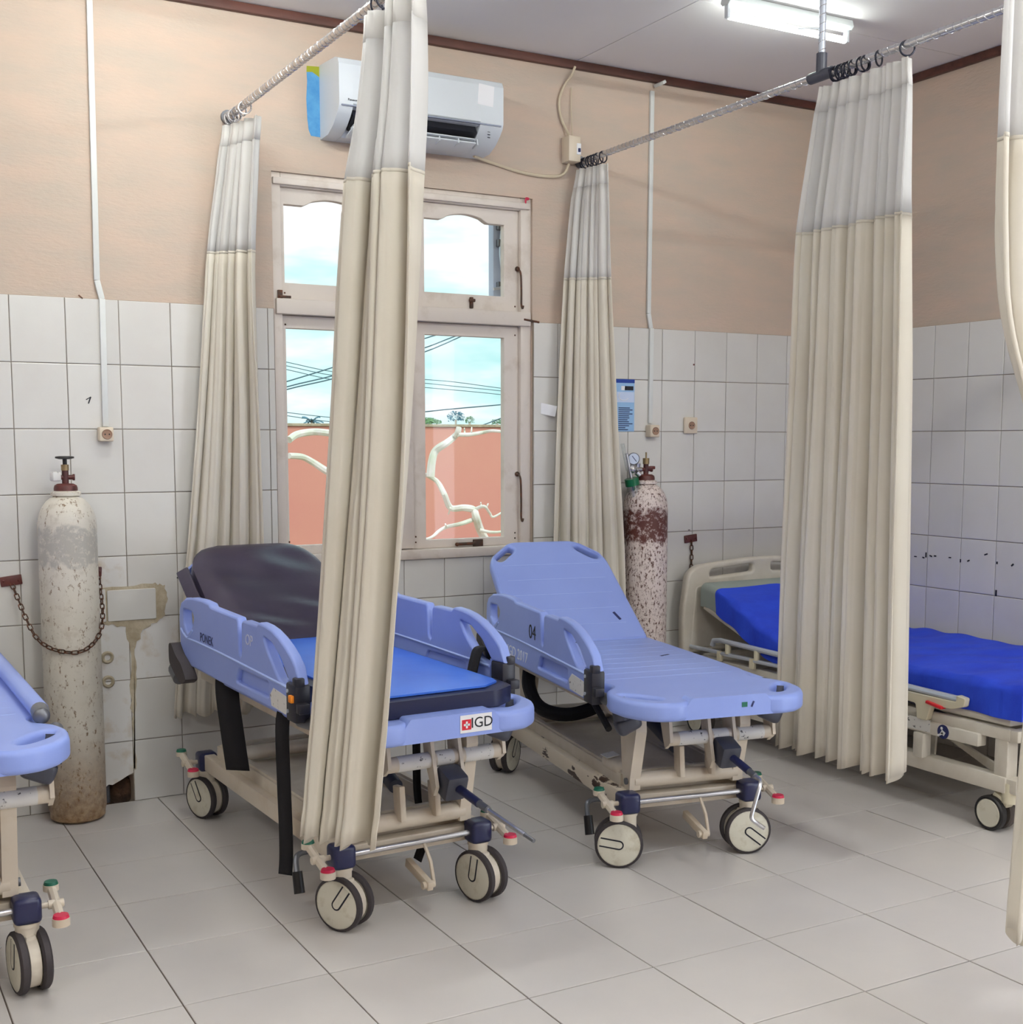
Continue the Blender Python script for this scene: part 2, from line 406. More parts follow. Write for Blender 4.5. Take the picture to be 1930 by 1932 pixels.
# grout backing behind the tiled part of the walls
GT = .003
g = G()
for x0,x1,z0,z1 in [(XL,HX0,0,2.0),(HX0,HX1,HZ1,2.0),(HX1,WX0,0,2.0),(WX0,WX1,0,WZ0),(WX1,XR,0,2.0)]: g.box(((x0+x1)/2,-GT/2,(z0+z1)/2),(x1-x0,GT,z1-z0))
g.obj('grout_bed', 'grout', wall_back, False)
g = G(); g.box((XR-GT/2, DY1/2, 1.0),(GT,-DY1,2.0)); g.obj('grout_bed', 'grout', wall_right, False)
TILE = {}
def tile_mesh(w, h, t, key, m, ch=.0025):
    k = (round(w,3), round(h,3), key)
    if k not in TILE:
        bm = bmesh.new()
        def lv(iw, ih, z): return [bm.verts.new((sx*iw/2, sy*ih/2, z)) for sx,sy in ((-1,-1),(1,-1),(1,1),(-1,1))]
        a, b, c = lv(w,h,0), lv(w,h,t-ch*.5), lv(w-2*ch,h-2*ch,t)
        for p, q in ((a,b),(b,c)):
            for i in range(4): bm.faces.new((p[i],p[(i+1)%4],q[(i+1)%4],q[i]))
        bm.faces.new(c)
        me = bpy.data.meshes.new('tile'); bm.to_mesh(me); bm.free(); me.materials.append(MATS[m]); TILE[k] = me
    return TILE[k]
JG = .003
def wall_tile(parent, a0, a1, z0, z1, side, m='wall_tile'):
    w, h = a1-a0-JG, z1-z0-JG
    if w < .008 or h < .008: return
    me = tile_mesh(w, h, .007, m, m)
    jz = random.uniform(-.0006,.0006); tl = random.uniform(-.003,.003); tl2 = random.uniform(-.003,.003)
    if side == 'back': link('tile', me, parent, ((a0+a1)/2, -.0005+jz, (z0+z1)/2), (PI/2+tl, 0, tl2))
    else: link('tile', me, parent, (XR-.0005+jz, (a0+a1)/2, (z0+z1)/2), (PI/2+tl, 0, -PI/2+tl2))
rows = [(2.0-.25*(k+1), 2.0-.25*k) for k in range(8)]
xs = [-1.4+.2*i for i in range(13)] + [WX0-.002]
BAD = {(.2,.5),(.2,.25),(.4,.5),(.2,.75)}
for z0,z1 in rows:
    for a,b in zip(xs, xs[1:]):
        if abs(a-.2) < .01 and z0 < .01: continue
        worn = any(abs(a-p)<.01 and abs(z0-q)<.01 for p,q in BAD)
        wall_tile(wall_back, a, b, z0, z1, 'back', 'wall_tile_worn' if worn else 'wall_tile')
    xr = [2.272]+[2.403+.2*i for i in range(9)]+[XR-.004]
    for a,b in zip(xr, xr[1:]): wall_tile(wall_back, a, b, z0, z1, 'back')
    if z0 < WZ0:
        xw = [WX0,1.206,1.406,1.606,1.806,2.006,2.206,2.272]
        for a,b in zip(xw, xw[1:]): wall_tile(wall_back, a, b, z0, min(z1, WZ0-.012), 'back')
    ys = [-.004]+[-.199-.2*i for i in range(21)]
    for a,b in zip(ys, ys[1:]): wall_tile(wall_right, b, a, z0, z1, 'right')
# broken tile above the hole, with pipe and mortar behind
br = [(.2015,.0),(.2015,.2485),(.3985,.2485),(.3985,.118),(.375,.108),(.345,.092),(.315,.078),(.30,.082),(.284,.07),(.2835,0)]
g = G(); g.prism(br, -.0065, -.0005, 1); g.obj('tile', 'wall_tile_worn', wall_back, False)
g = G(); g.cyl((.297,.03,0),(.297,.03,.12),.014); g.obj('drain_pipe', 'pipe_grey', wall_back)
g = G(); g.sph((.365,.075,.03), .055, (1.0,.6,1.1), 12); g.obj('rubble', 'dirt', wall_back)
# cement patch and loose white tile, pipe outlets
cp = [(.205,.735),(.32,.728),(.385,.715),(.402,.60),(.395,.45),(.404,.3),(.396,.14),(.408,.13),(.412,.33),(.422,.50),(.42,.62),(.45,.70),(.50,.725),(.545,.75),(.555,.82),(.545,.875),(.50,.885),(.30,.878),(.205,.87)]
cq = []
for a_,b_ in zip(cp, cp[1:]+cp[:1]):
    for k in range(5):
        j = .006 if k else .003
        cq.append((a_[0]+(b_[0]-a_[0])*k/5+random.uniform(-j,j), a_[1]+(b_[1]-a_[1])*k/5+random.uniform(-j,j)))
g = G(); g.prism(cq, -.0095, -.006, 1); g.obj('cement_patch', 'cement', wall_back, False)
plate('tile', [rounded([(.318,.742),(.508,.742),(.508,.866),(.318,.866)], .006)], .007, 'wall_tile', wall_back, AX_Y, .002, (0,-.0115,0))
plate('tile', [rounded([(.207,.742),(.312,.742),(.312,.872),(.207,.872)], .004)], .005, 'wall_tile', wall_back, AX_Y, .002, (0,-.0115,0))
for zz in (.598,.50):
    g = G(); g.lathe([(.012,.0),(.012,.006),(.02,.009),(.024,.006),(.026,0)], 20, (.312,-.0065,zz), RX(90)); g.obj('pipe_outlet', 'cement', wall_back)
# left-over paint beside the air conditioner
bp = [(1.19,2.78),(1.187,2.86),(1.192,2.93),(1.190,2.965),(1.215,2.968),(1.246,2.95),(1.27,2.94),(1.27,2.71),(1.205,2.712),(1.195,2.735)]
g = G(); g.prism(bp, -.0012, .001, 1); g.obj('paint_patch', 'paint_blue', wall_back, False)
g = G(); g.prism([(1.190,2.966),(1.191,2.99),(1.27,2.995),(1.27,2.942),(1.246,2.952),(1.215,2.969)], -.0011, .001, 1); g.obj('paint_patch', 'paint_green', wall_back, False)
# floor tiles
fx = [.0932+.4008*i for i in range(-5, 10)] + [XR]
fy = [0.0] + [-.3452-.4008*j for j in range(13)]
for a,b in zip(fx, fx[1:]):
    for c,d in zip(fy, fy[1:]):
        w, h = b-a-.004, c-d-.004
        link('tile', tile_mesh(w, h, .012, 'fl', 'floor_tile', .0018), floor, ((a+b)/2,(c+d)/2,-.012+random.uniform(-.0005,.0003)), (random.uniform(-.0012,.0012),random.uniform(-.0012,.0012),0))
# ceiling panels and cornice
cy_ = [0,-.93,-2.13,-3.33,-4.53,-5.73,-6.93,YF]; cx_ = [XL,-2.3,.1,2.49,XR]
for a,b in zip(cx_, cx_[1:]):
    for c,d in zip(cy_, cy_[1:]):
        g = G(); g.box(((a+b)/2,(c+d)/2,ZC+.004),(b-a-.004,c-d-.005,.008)); g.obj('panel', 'ceiling_paint', ceiling, False)
def trim(name, c, d):
    g = G(); g.box(c, d, None, .004); return struct(g.obj(name, 'cornice_brown'))
trim('trim_1', ((XL+XR)/2, -.014, ZC-.019), (XR-XL, .028, .036))
trim('trim_2', (XR-.014, YF/2, ZC-.019), (.028, -YF, .036))
# ------------------------------------------------------------------ window
win = bpy.data.objects.new('window_1', None); COL.objects.link(win); win.location = (0,0,0); struct(win)
FY0, FY1 = .012, .10
WM = (1.515+1.735)/2
def wb(name, x0,x1,z0,z1,y0=FY0,y1=FY1,m='window_paint',bev=.004):
    g = G(); g.box(((x0+x1)/2,(y0+y1)/2,(z0+z1)/2),(x1-x0,y1-y0,z1-z0),None,bev); return g.obj(name, m, win)
wb('jamb', WX0, WX0+.042, WZ0, WZ1); wb('jamb', WX1-.055, WX1, WZ0, WZ1)
wb('head', WX0+.042, WX1-.055, WZ1-.055, WZ1); wb('mullion', WM-.04, WM+.04, WZ0+.035, WZ1-.055)
wb('transom', WX0+.01, WX1-.01, 1.98, 2.043, -.006, FY1)
wb('head_moulding', WX0+.006, WX1-.012, WZ1-.05, WZ1-.022, -.004, .02)
wb('sill', WX0-.008, WX1+.0, WZ0-.012, WZ0+.03, -.022, FY1)
def sash(x0,x1,z0,z1,px0,px1,pz0,pz1,arch):
    out = [(x0,z0),(x1,z0),(x1,z1),(x0,z1)]
    if arch:
        w = px1-px0; top = []
        n = 24
        for k in range(n+1):
            t = k/n; x = px1 - w*t
            if t < .22 or t > .78: z = pz1
            else:
                q = (t-.22)/.56; z = pz1 + .010*min(1,min(q,1-q)*8) + .022*math.sin(PI*q)
            top.append((x, z))
        hole = [(px0,pz0),(px1,pz0)] + top
    else: hole = [(px0,pz0),(px1,pz0),(px1,pz1),(px0,pz1)]
    s_ = plate('sash', [out, hole], .036, 'window_paint', win, AX_Y, .003, (0,.052,0))
    g = G(); g.box(((px0+px1)/2,.055,(pz0+pz1)/2+.01),(px1-px0+.02,.004,pz1-pz0+.04+(.05 if arch else 0)))
    g.obj('pane', 'glass', s_, False)
    return s_
PXL, PXR = (1.092,1.515), (1.735,2.138)
for i,(p0,p1,x0,x1) in enumerate(((PXL[0],PXL[1],WX0+.042,WM-.04),(PXR[0],PXR[1],WM+.04,WX1-.055))):
    a = sash(x0,x1,2.045,WZ1-.055,p0,p1,2.112,2.432,True)
    b = sash(x0,x1,WZ0+.03,1.978,p0,p1,1.008,1.925,False)
    xm = (p0+p1)/2
    g = G(); g.box((xm+.03,.03,2.075),(.016,.014,.05),None,.003); g.box((xm+.03,.022,2.085),(.03,.012,.014),None,.003); g.obj('catch','iron_dark',a)
    g = G(); g.box((xm+.06,.03,.975),(.05,.012,.055),None,.003); g.cyl((xm+.04,.018,.985),(xm-.05,.016,.985),.007); g.sph((xm-.055,.016,.984),.009); g.obj('handle','iron_dark',b)
    g = G()
    for xx in (x0+.018,x1-.018):
        for zz in (WZ0+.06,WZ0+.085,1.94,2.07): g.sph((xx,.034,zz),.004,n=8)
    g.obj('screws','iron_dark',b)
for z0,z1 in ((2.06,2.22),(1.08,1.28)):
    g = G(); g.tube(smooth_line([(2.205,.03,z1+.02),(2.212,.012,z1),(2.214,.008,(z0+z1)/2),(2.214,.008,z0+.02),(2.218,.004,z0),(2.224,.006,z0+.012)]),.0045,6); g.sph((2.205,.03,z1+.02),.012,n=8); g.obj('stay_hook','iron_dark',win)
g = G(); g.box((WX0+.03,.006,2.06),(.02,.012,.035),None,.002); g.box((WX0+.05,.0,2.05),(.05,.01,.01),None,.002); g.obj('hinge','iron_dark',win)
g = G(); g.box((2.235,.004,2.02),(.03,.012,.03),None,.002); g.cyl((2.22,-.004,2.01),(2.3,-.006,2.0),.005); g.obj('hinge','iron_dark',win)
# ------------------------------------------------------------------ outside
g = G(); g.box((4,22,-.36),(60,44,.1)); struct(g.obj('ground','ground_ext',None,False))
YW = 7.2
bw = thing('boundary_wall','salmon painted garden wall beyond the window','wall',(4.5,YW,-.31))
zt_ = 1.456 + (831-806.5)/F_PX*(YW+5.07)*1.14
g = G(); g.box((0,.1,(zt_+.31)/2),(26,.2,zt_+.31),None,.01); g.obj('wall_panel','salmon_wall',bw,False)
g = G(); g.box((0,.1,zt_+.31+.015),(26,.24,.03),None,.005); g.obj('coping','cement',bw,False)
def on_ext(u,v,y): return at_wall(u,v,y)
YT = 5.4
tr = thing('garden_tree','bare tree with winding, overexposed white branches in front of the salmon wall','tree',(on_ext(900,1100,YT).x,YT,-.31))
def branch(px, r0, r1, name='branch'):
    base = Vector(tr.location)
    pts = smooth_line([on_ext(u,v,YT+random.uniform(-.08,.08)) - base for u,v in px], 6)
    g = G(); g.tube(pts, r0, 8, False, lambda t: r0+(r1-r0)*t); g.obj(name,'bark_overexposed',tr)
k = YT
branch([(940,1260),(938,1110),(925,1040),(906,1000),(898,975),(893,962),(875,958),(850,958),(838,932),(826,910),(812,900),(795,893)], .05,.018,'trunk')
branch([(812,900),(815,870),(822,850),(842,836),(855,826),(863,817),(866,806)], .042,.026)
branch([(864,820),(885,820),(910,816),(930,813),(960,816)], .02,.014)
branch([(893,962),(908,956),(916,957),(924,968),(932,975),(960,958)], .018,.009)
branch([(893,980),(870,988),(843,994),(828,1002),(815,1013),(800,1017),(780,1010)], .022,.010)
branch([(905,1000),(925,1004),(945,1003),(965,995)], .018,.008)
branch([(545,830),(560,820),(590,815),(620,817),(660,824),(720,850)], .032,.030)
branch([(545,860),(570,862),(590,872),(610,885),(640,905),(700,960),(780,1010)], .026,.04)
for a,b in (((877,820),(876,808)),((889,818),(890,806)),((908,956),(907,948)),((918,957),(921,950)),((850,958),(846,970)),((842,994),(840,988))): branch([a,((a[0]+b[0])/2,(a[1]+b[1])/2),b],.010,.006,'twig')
def bush(u, v, w, h, y, m, name, label, cat, n=40, palm=False, group=None):
    p = on_ext(u, v, y); sc_ = (y+5.07)*1.14/F_PX
    t = thing(name, label, cat, (p.x, y, -.31), 0, group)
    z0 = p.z+.31; W_, H_ = w*sc_, h*sc_
    g = G(); g.cyl((0,0,0),(0,0,z0+H_*.3),max(.03,W_*.06),max(.02,W_*.03),8); g.obj('trunk','bark_overexposed' if not palm else 'cement',t)
    g = G()
    if palm:
        for k in range(11):
            a = 2*PI*k/11+.3*k; L = W_*.5*random.uniform(.8,1.1); el = random.uniform(.1,1.2)
            pts = [Vector((math.cos(a)*L*s_*math.cos(el*.6), math.sin(a)*L*s_*math.cos(el*.6), z0+H_*.2+H_*.75*math.sin(el)*s_*1.25 - H_*.5*s_*s_)) for s_ in (0,.25,.5,.75,1)]
            for q in range(4):
                p0, p1 = pts[q], pts[q+1]; sd_ = (p1-p0).cross(Vector((0,0,1))).normalized()*W_*.06*(1-q*.15)
                g.bm.faces.new([g.bm.verts.new(c) for c in (p0, p0+sd_-Vector((0,0,W_*.05)), p1+sd_*.7-Vector((0,0,W_*.05)), p1)])
                g.bm.faces.new([g.bm.verts.new(c) for c in (p0, p1, p1-sd_*.7-Vector((0,0,W_*.05)), p0-sd_-Vector((0,0,W_*.05)))])
    else:
        for k in range(n*5):
            a, b = random.uniform(0,2*PI), math.acos(random.uniform(-.6,1)); rr = random.uniform(.55,1.0)
            c = Vector((W_*.5*rr*math.sin(b)*math.cos(a), W_*.5*rr*math.sin(b)*math.sin(a), z0+H_*.45+H_*.5*rr*math.cos(b)))
            d1 = Vector((random.uniform(-1,1),random.uniform(-1,1),random.uniform(-1,1))).normalized(); d2 = d1.orthogonal().normalized(); q = W_*random.uniform(.05,.10)
            g.bm.faces.new([g.bm.verts.new(x) for x in (c-d1*q, c-d2*q*.5, c+d1*q, c+d2*q*.5)])
    g.obj('foliage', m, t, False)
bush(588,800,46,24,18,'leaf_blue','palm_tree','feathery palm crown showing above the salmon wall','tree',palm=True)
bush(800,802,62,14,12,'leaf_green','shrub','low green shrub peeping over the salmon wall beside the curtain','shrub')
bush(860,800,34,26,15,'leaf_blue','young_tree','small bluish leafy tree rising over the middle of the salmon wall','tree')
bush(886,802,20,18,14,'leaf_green','young_tree','slim green sapling just right of the bluish leafy tree','tree')
bush(938,803,24,14,13,'leaf_green','shrub','round green shrub above the salmon wall near the window jamb','shrub')
WN = iter(['upper strand of the triple power line sagging across both lower panes','middle strand of the triple power line sagging across both lower panes','lowest strand of the triple power line sagging across both lower panes','upper of two faint lines just above the salmon wall','lower of two faint lines just above the salmon wall','topmost power line climbing steeply across the triple line','middle power line climbing steeply across the triple line','lowest power line climbing steeply across the triple line','single power line rising gently over the shrubs','thick cable rising from behind the salmon wall'])
def wire(label, px, y, r=.006):
    label = next(WN)
    pts = smooth_line([on_ext(u,v,y) for u,v in px], 4)
    g = G(); g.tube(pts, r, 5); o_ = g.obj('power_line','wire_dark'); tag(o_, label, 'power line', 'power lines outside the window')
WL = 'thin dark overhead power line crossing the sky outside'
YP = 14.0
for px in ([(430,660),(540,683),(640,703),(790,715),(860,721),(950,733),(1100,750)],[(430,668),(540,690),(640,710),(790,722),(860,729),(950,738),(1100,756)],[(430,675),(540,697),(640,718),(790,730),(950,745),(1100,765)],
           [(450,765),(540,778),(640,789),(790,800),(950,803)],[(450,770),(540,784),(640,797),(800,803),(950,806)]): wire(WL, px, YP)
for px in ([(430,752),(540,720),(638,690),(790,642),(862,620),(960,590)],[(430,765),(540,730),(638,706),(790,660),(862,633),(960,600)],[(430,770),(540,735),(638,712),(790,668),(880,630)],[(640,800),(800,777),(950,763),(1080,750)],[(760,860),(860,812),(900,805),(950,787),(1080,735)]): wire(WL, px, 9.5, .008)
# bluish metal fitting on the outer wall, seen through the upper right pane
pa, pb = x_at(926,.36,2.25), x_at(952,.36,2.25)
ep = thing('outdoor_bracket','bluish metal service bracket on the outer wall behind the upper right pane','bracket',((pa+pb)/2,.14,2.10))
hw = (pb-pa)/2
g = G(); g.box((.02,.22,.24),(hw*2+.04,.05,.48),None,.004); g.box((hw+.03,.11,.24),(.03,.22,.08),None,.004); g.obj('back_plate','pole_blue',ep)
for zz in (.38,.30,.10): 
    g = G(); g.box((0,.185,zz),(hw*1.2,.03,.035),None,.003); g.obj('clamp','steel_grey',ep)
g = G(); g.tube(smooth_line([(0,.18,.36),(-.012,.17,.25),(.0,.17,.16),(.01,.17,.10),(-.05,.17,.08)]),.007,6); g.obj('hose_loop','alu',ep)
# ------------------------------------------------------------------ ceiling lamps
def lamp(x0, x1, y, label, tm='tube_light_far'):
    t = thing('fluorescent_lamp', label, 'lamp', ((x0+x1)/2, y, ZC), 0, 'ceiling lamps'); L = x1-x0
    g = G(); g.prism([(-.022,-.002),(.022,-.002),(.03,-.028),(.018,-.04),(-.018,-.04),(-.03,-.028)], -L/2, L/2, 0); g.obj('batten','white_enamel',t,True,30)
    for s_ in (-1,1):
        g = G(); g.box((s_*(L/2-.012),0,-.062),(.016,.022,.052),None,.003); g.obj('tube_holder','white_plastic',t)
    g = G(); g.cyl((-L/2+.02,0,-.078),(L/2-.02,0,-.078),.013,n=16); g.obj('tube',tm,t)
lamp(2.54,3.19,-1.03,'white batten ceiling lamp with a glowing tube over the right bed','tube_light')
for i,(x,y) in enumerate(((.5,-1.03),(-1.9,-1.03),(.5,-3.5),(2.86,-3.5),(-1.9,-3.5),(.5,-6.0),(2.86,-6.0))): lamp(x-.32,x+.32,y,'white batten ceiling lamp with a glowing tube elsewhere in the ward','tube_light_mid' if y > -2 else 'tube_light_far')
# ------------------------------------------------------------------ air conditioner
ac = thing('air_conditioner','white wall-mounted air conditioner with an open louvre above the window','air conditioner',(1.245,0,2.7))
ACW = .75
prof = [(-.0,.0),(-.0,.297),(-.185,.285),(-.212,.272),(-.22,.25),(-.22,.085),(-.212,.072),(-.155,.055),(-.10,.0)]   # y,z, clockwise; notch holds the louvre
body = [(0,0),(0,.298),(-.18,.288),(-.208,.278),(-.22,.255),(-.22,.105),(-.205,.092),(-.16,.085),(-.105,.03),(-.08,0)]
g = G(); g.prism(body, .06, ACW-.11, 0); g.obj('housing','white_plastic',ac,True,25)
endp = [(0,0),(0,.298),(-.18,.288),(-.208,.278),(-.22,.255),(-.22,.105),(-.212,.085),(-.19,.062),(-.15,.03),(-.09,.004)]
g = G(); g.prism(endp, 0, .06, 0); g.obj('end_cap','white_plastic',ac,True,25)
g = G(); g.prism(endp, ACW-.11, ACW, 0); g.obj('end_cap','white_plastic',ac,True,25)
g = G(); g.box((ACW/2-.025,-.150,.062),(ACW-.185,.085,.05),RX(-30)); g.obj('outlet_recess','ac_dark',ac,False)
g = G(); g.box((ACW/2,-.2155,.096),(ACW-.02,.014,.006),None,.002); g.obj('trim_line','ac_trim',ac)
g = G(); g.box((ACW/2-.025,-.150,.008),(ACW-.185,.085,.008),RX(-18),.003); g.box((ACW/2-.025,-.172,.030),(ACW-.2,.05,.005),RX(-12),.002); g.obj('louvre','white_plastic',ac)
for k in range(7):
    g = G(); g.box((.10+k*.09,-.168,.02),(.005,.045,.026),RX(-12)); g.obj('louvre_vane','white_plastic',ac,False)
text('lettering','Panasonic',.0125,'ink_black',ac,face_mtx((1,0,0),(0,0,1),(.062,-.2208,.118)))
g = G(); g.box((.665,-.2205,.215),(.075,.0012,.085),RY(4)); g.obj('sticker','sticker_plain',ac,False)
for k in range(3):
    g = G(); g.box((.69,-.1985,.072-.012*k),(.012,.002,.004),RX(-40)); g.obj('indicator','dark_grey',ac,False)
# ------------------------------------------------------------------ cable trunking, sockets, wires
def trunk(name, label, segs, w=.022, d=.014):
    t = thing(name, label, 'cable trunking', (segs[0][0],0,segs[-1][1]))
    o_ = Vector(t.location)
    for (x0,z0),(x1,z1),y in [(segs[i],segs[i+1],(-.007 if segs[i+1][1] < 1.99 else 0)) for i in range(len(segs)-1)]:
        a = Vector((x0,y,z0))-o_; b = Vector((x1,y,z1))-o_; dx = (b-a); L = dx.length; ang = math.degrees(math.atan2(dx.x, dx.z))
        g = G(); g.box((a+b)/2+Vector((0,-d/2-.001,0)),(w,d,L),RY(ang),.002); g.obj('trunking_length','trunking',t)
trunk('cable_trunking','white plastic trunking running down to the socket above the tall white cylinder',[(.331,ZC-.04),(.322,2.07),(.338,2.0),(.334,1.51)])
trunk('cable_trunking','white plastic trunking running down to the socket above the rusty cylinder',[(2.922,ZC-.075),(2.916,2.07),(2.930,2.0),(2.928,1.54)])
g = G(); g.box((2.938,-.05,ZC-.05),(.02,.075,.014),RY(-35),.002); tag(g.obj('trunking_offcut','trunking'),'short loose end of trunking sticking out under the brown cornice','cable trunking')
def socket(x0,x1,z0,z1,d,label):
    t = thing('wall_socket',label,'socket',((x0+x1)/2,-.008,(z0+z1)/2)); w,h = x1-x0,z1-z0
    g = G(); g.box((0,-d/2,0),(w,d,h),None,.006,3); g.obj('housing','socket_cream',t)
    g = G(); g.lathe([(0,.001),(.015,.001),(.0175,.002),(.0185,.0035),(.0195,.002),(.0195,0)],24,(.002,-d,0),RX(90)); g.obj('receptacle','socket_hole',t)
    for s_ in (-1,1):
        g = G(); g.cyl((.002+s_*.008,-d-.001,0),(.002+s_*.008,-d-.0022,0),.0028,n=8); g.obj('pin_hole','black_plastic',t)
socket(.303,.358,1.452,1.508,.042,'cream surface socket at the foot of the trunking near the white cylinder')
socket(2.905,2.962,1.472,1.532,.045,'cream box socket at the foot of the trunking above the rusty cylinder')
socket(3.135,3.215,1.49,1.572,.016,'flat square cream socket standing alone right of the trunked one')
jb = thing('junction_box','cream breaker box with a blue switch at the rod end','junction box',(2.452,0,2.785))
g = G(); g.box((0,-.035,0),(.065,.07,.115),None,.006); g.obj('housing','socket_cream',jb)
g = G(); g.box((.02,-.071,.0),(.022,.004,.05),None,.001); g.obj('switch_plate','sticker_plain',jb)
g = G(); g.box((.02,-.076,-.006),(.01,.008,.016),None,.001); g.obj('switch_lever','ink_navy',jb)
def cable(label, pts, r, m='cable'):
    g = G(); g.tube(smooth_line(pts,6), r, 7); tag(g.obj('electric_cable',m), label, 'cable')
cable('beige cable curving from the brown cornice down to the breaker box',[(2.475,-.03,ZC-.03),(2.46,-.02,ZC-.07),(2.42,-.012,ZC-.13),(2.40,-.012,ZC-.2),(2.415,-.012,ZC-.27),(2.44,-.02,ZC-.32),(2.446,-.03,2.846)],.006)
cable('beige twin cable sagging from the air conditioner to the breaker box',[(1.94,-.05,2.70),(2.05,-.012,2.69),(2.2,-.01,2.665),(2.33,-.01,2.66),(2.42,-.014,2.675),(2.445,-.03,2.724)],.007)
cable('thin black wire hanging straight down to the breaker box',[(2.468,-.01,ZC-.12),(2.466,-.01,3.0),(2.466,-.016,2.92),(2.462,-.03,2.846)],.0025)
# poster
po = thing('wall_poster','narrow blue instruction poster taped beside the pale curtain','poster',(2.775,-.008,1.625))
g = G(); g.box((0,-.0008,0),(.125,.0016,.25)); g.obj('sheet','poster_blue',po,False)
g = G(); g.box((0,-.0022,.117),(.125,.001,.018)); g.obj('print_band','poster_dark',po,False)
g = G(); g.box((0.03,-.0022,.083),(.05,.001,.02)); g.obj('print_band','ink_black',po,False)
g = G(); g.box((-.002,-.0022,.083),(.026,.001,.02)); g.obj('print_band','sticker_plain',po,False)
g = G(); g.box((.01,-.0021,.04),(.1,.0008,.05)); g.obj('print_picture','pole_blue',po,False)
g = G(); g.tube([(.0+.03*math.cos(a*.3),-.0028,.045+.02*math.sin(a*.3)) for a in range(8,20)],.002,5); g.obj('print_picture','sticker_plain',po)
for k in range(12):
    w_ = random.uniform(.04,.085); z_ = -.012-.0095*k
    g = G(); g.box((-.03+w_/2,-.0022,z_),(w_,.001,.0042)); g.obj('print_line','ink_navy',po,False)
pn = G(); pn.box((2.335,-.02,1.60),(.09,.001,.05),RZ(-30)@RY(12)); tag(pn.obj('paper_note','sticker_plain',None,False),'small white slip of paper curling off the tiles beside the pale curtain','paper')
# ------------------------------------------------------------------ curtain rods
def helix(a, b, r, pitch, wr):
    a, b = Vector(a), Vector(b); d = b-a; L = d.length; t = d.normalized(); u = t.orthogonal().normalized(); v = t.cross(u)
    n = int(L/pitch*9); return [a + t*(L*i/n) + (u*math.cos(2*PI*i/9)+v*math.sin(2*PI*i/9))*r for i in range(n+1)]
def rod(label, x, z, y1, r, m, drop=None):
    t = thing('curtain_rod', label, 'curtain rod', (x,0,z))
    g = G(); g.cyl((0,-.002,0),(0,y1,0),r,n=16); g.obj('pipe',m,t)
    g = G(); g.tube(helix((0,-.01,0),(0,y1,0),r*.93,.03,0),r*.24,4); g.obj('spiral_wrap','chrome',t)
    g = G(); g.cyl((0,-.001,0),(0,-.014,0),r*2.0); g.obj('wall_flange','steel_grey',t)
    if drop:
        g = G(); g.cyl((0,drop+.055,0),(0,drop-.055,0),r*1.45); g.cyl((0,drop,0),(0,drop,.075),r*1.4); g.obj('tee_joint','dark_grey',t)
        g = G(); g.cyl((0,drop,.06),(0,drop,ZC-z),r*.9); g.obj('drop_pipe','alu',t)
        g = G(); g.tube(helix((0,drop,.07),(0,drop,ZC-z),r*.85,.03,0),r*.15,4); g.obj('spiral_wrap','chrome',t)
        g = G(); g.cyl((0,drop,.16),(-.085,drop+.03,.155),.003,n=6); g.obj('cable_tie','white_plastic',t)
R1X, R2X, RZ_ = .852, 2.52, 2.742
rod('twisted silver curtain rod running out above the dark-padded stretcher', R1X, RZ_, -4.6, .014, 'chrome_warm')
rod('twisted silver curtain rod hung by a drop pipe from the ceiling', R2X, RZ_, -4.6, .0135, 'chrome', -1.6)
RING = None
def ring_mesh(m):
    g = G(); g.tube([(.024*math.cos(2*PI*k/20),0,.024*math.sin(2*PI*k/20)) for k in range(20)],.0032,6,True); return g.mesh('ring',m)
RINGS = {m: ring_mesh(m) for m in ('ring_dark','steel_grey','chrome')}
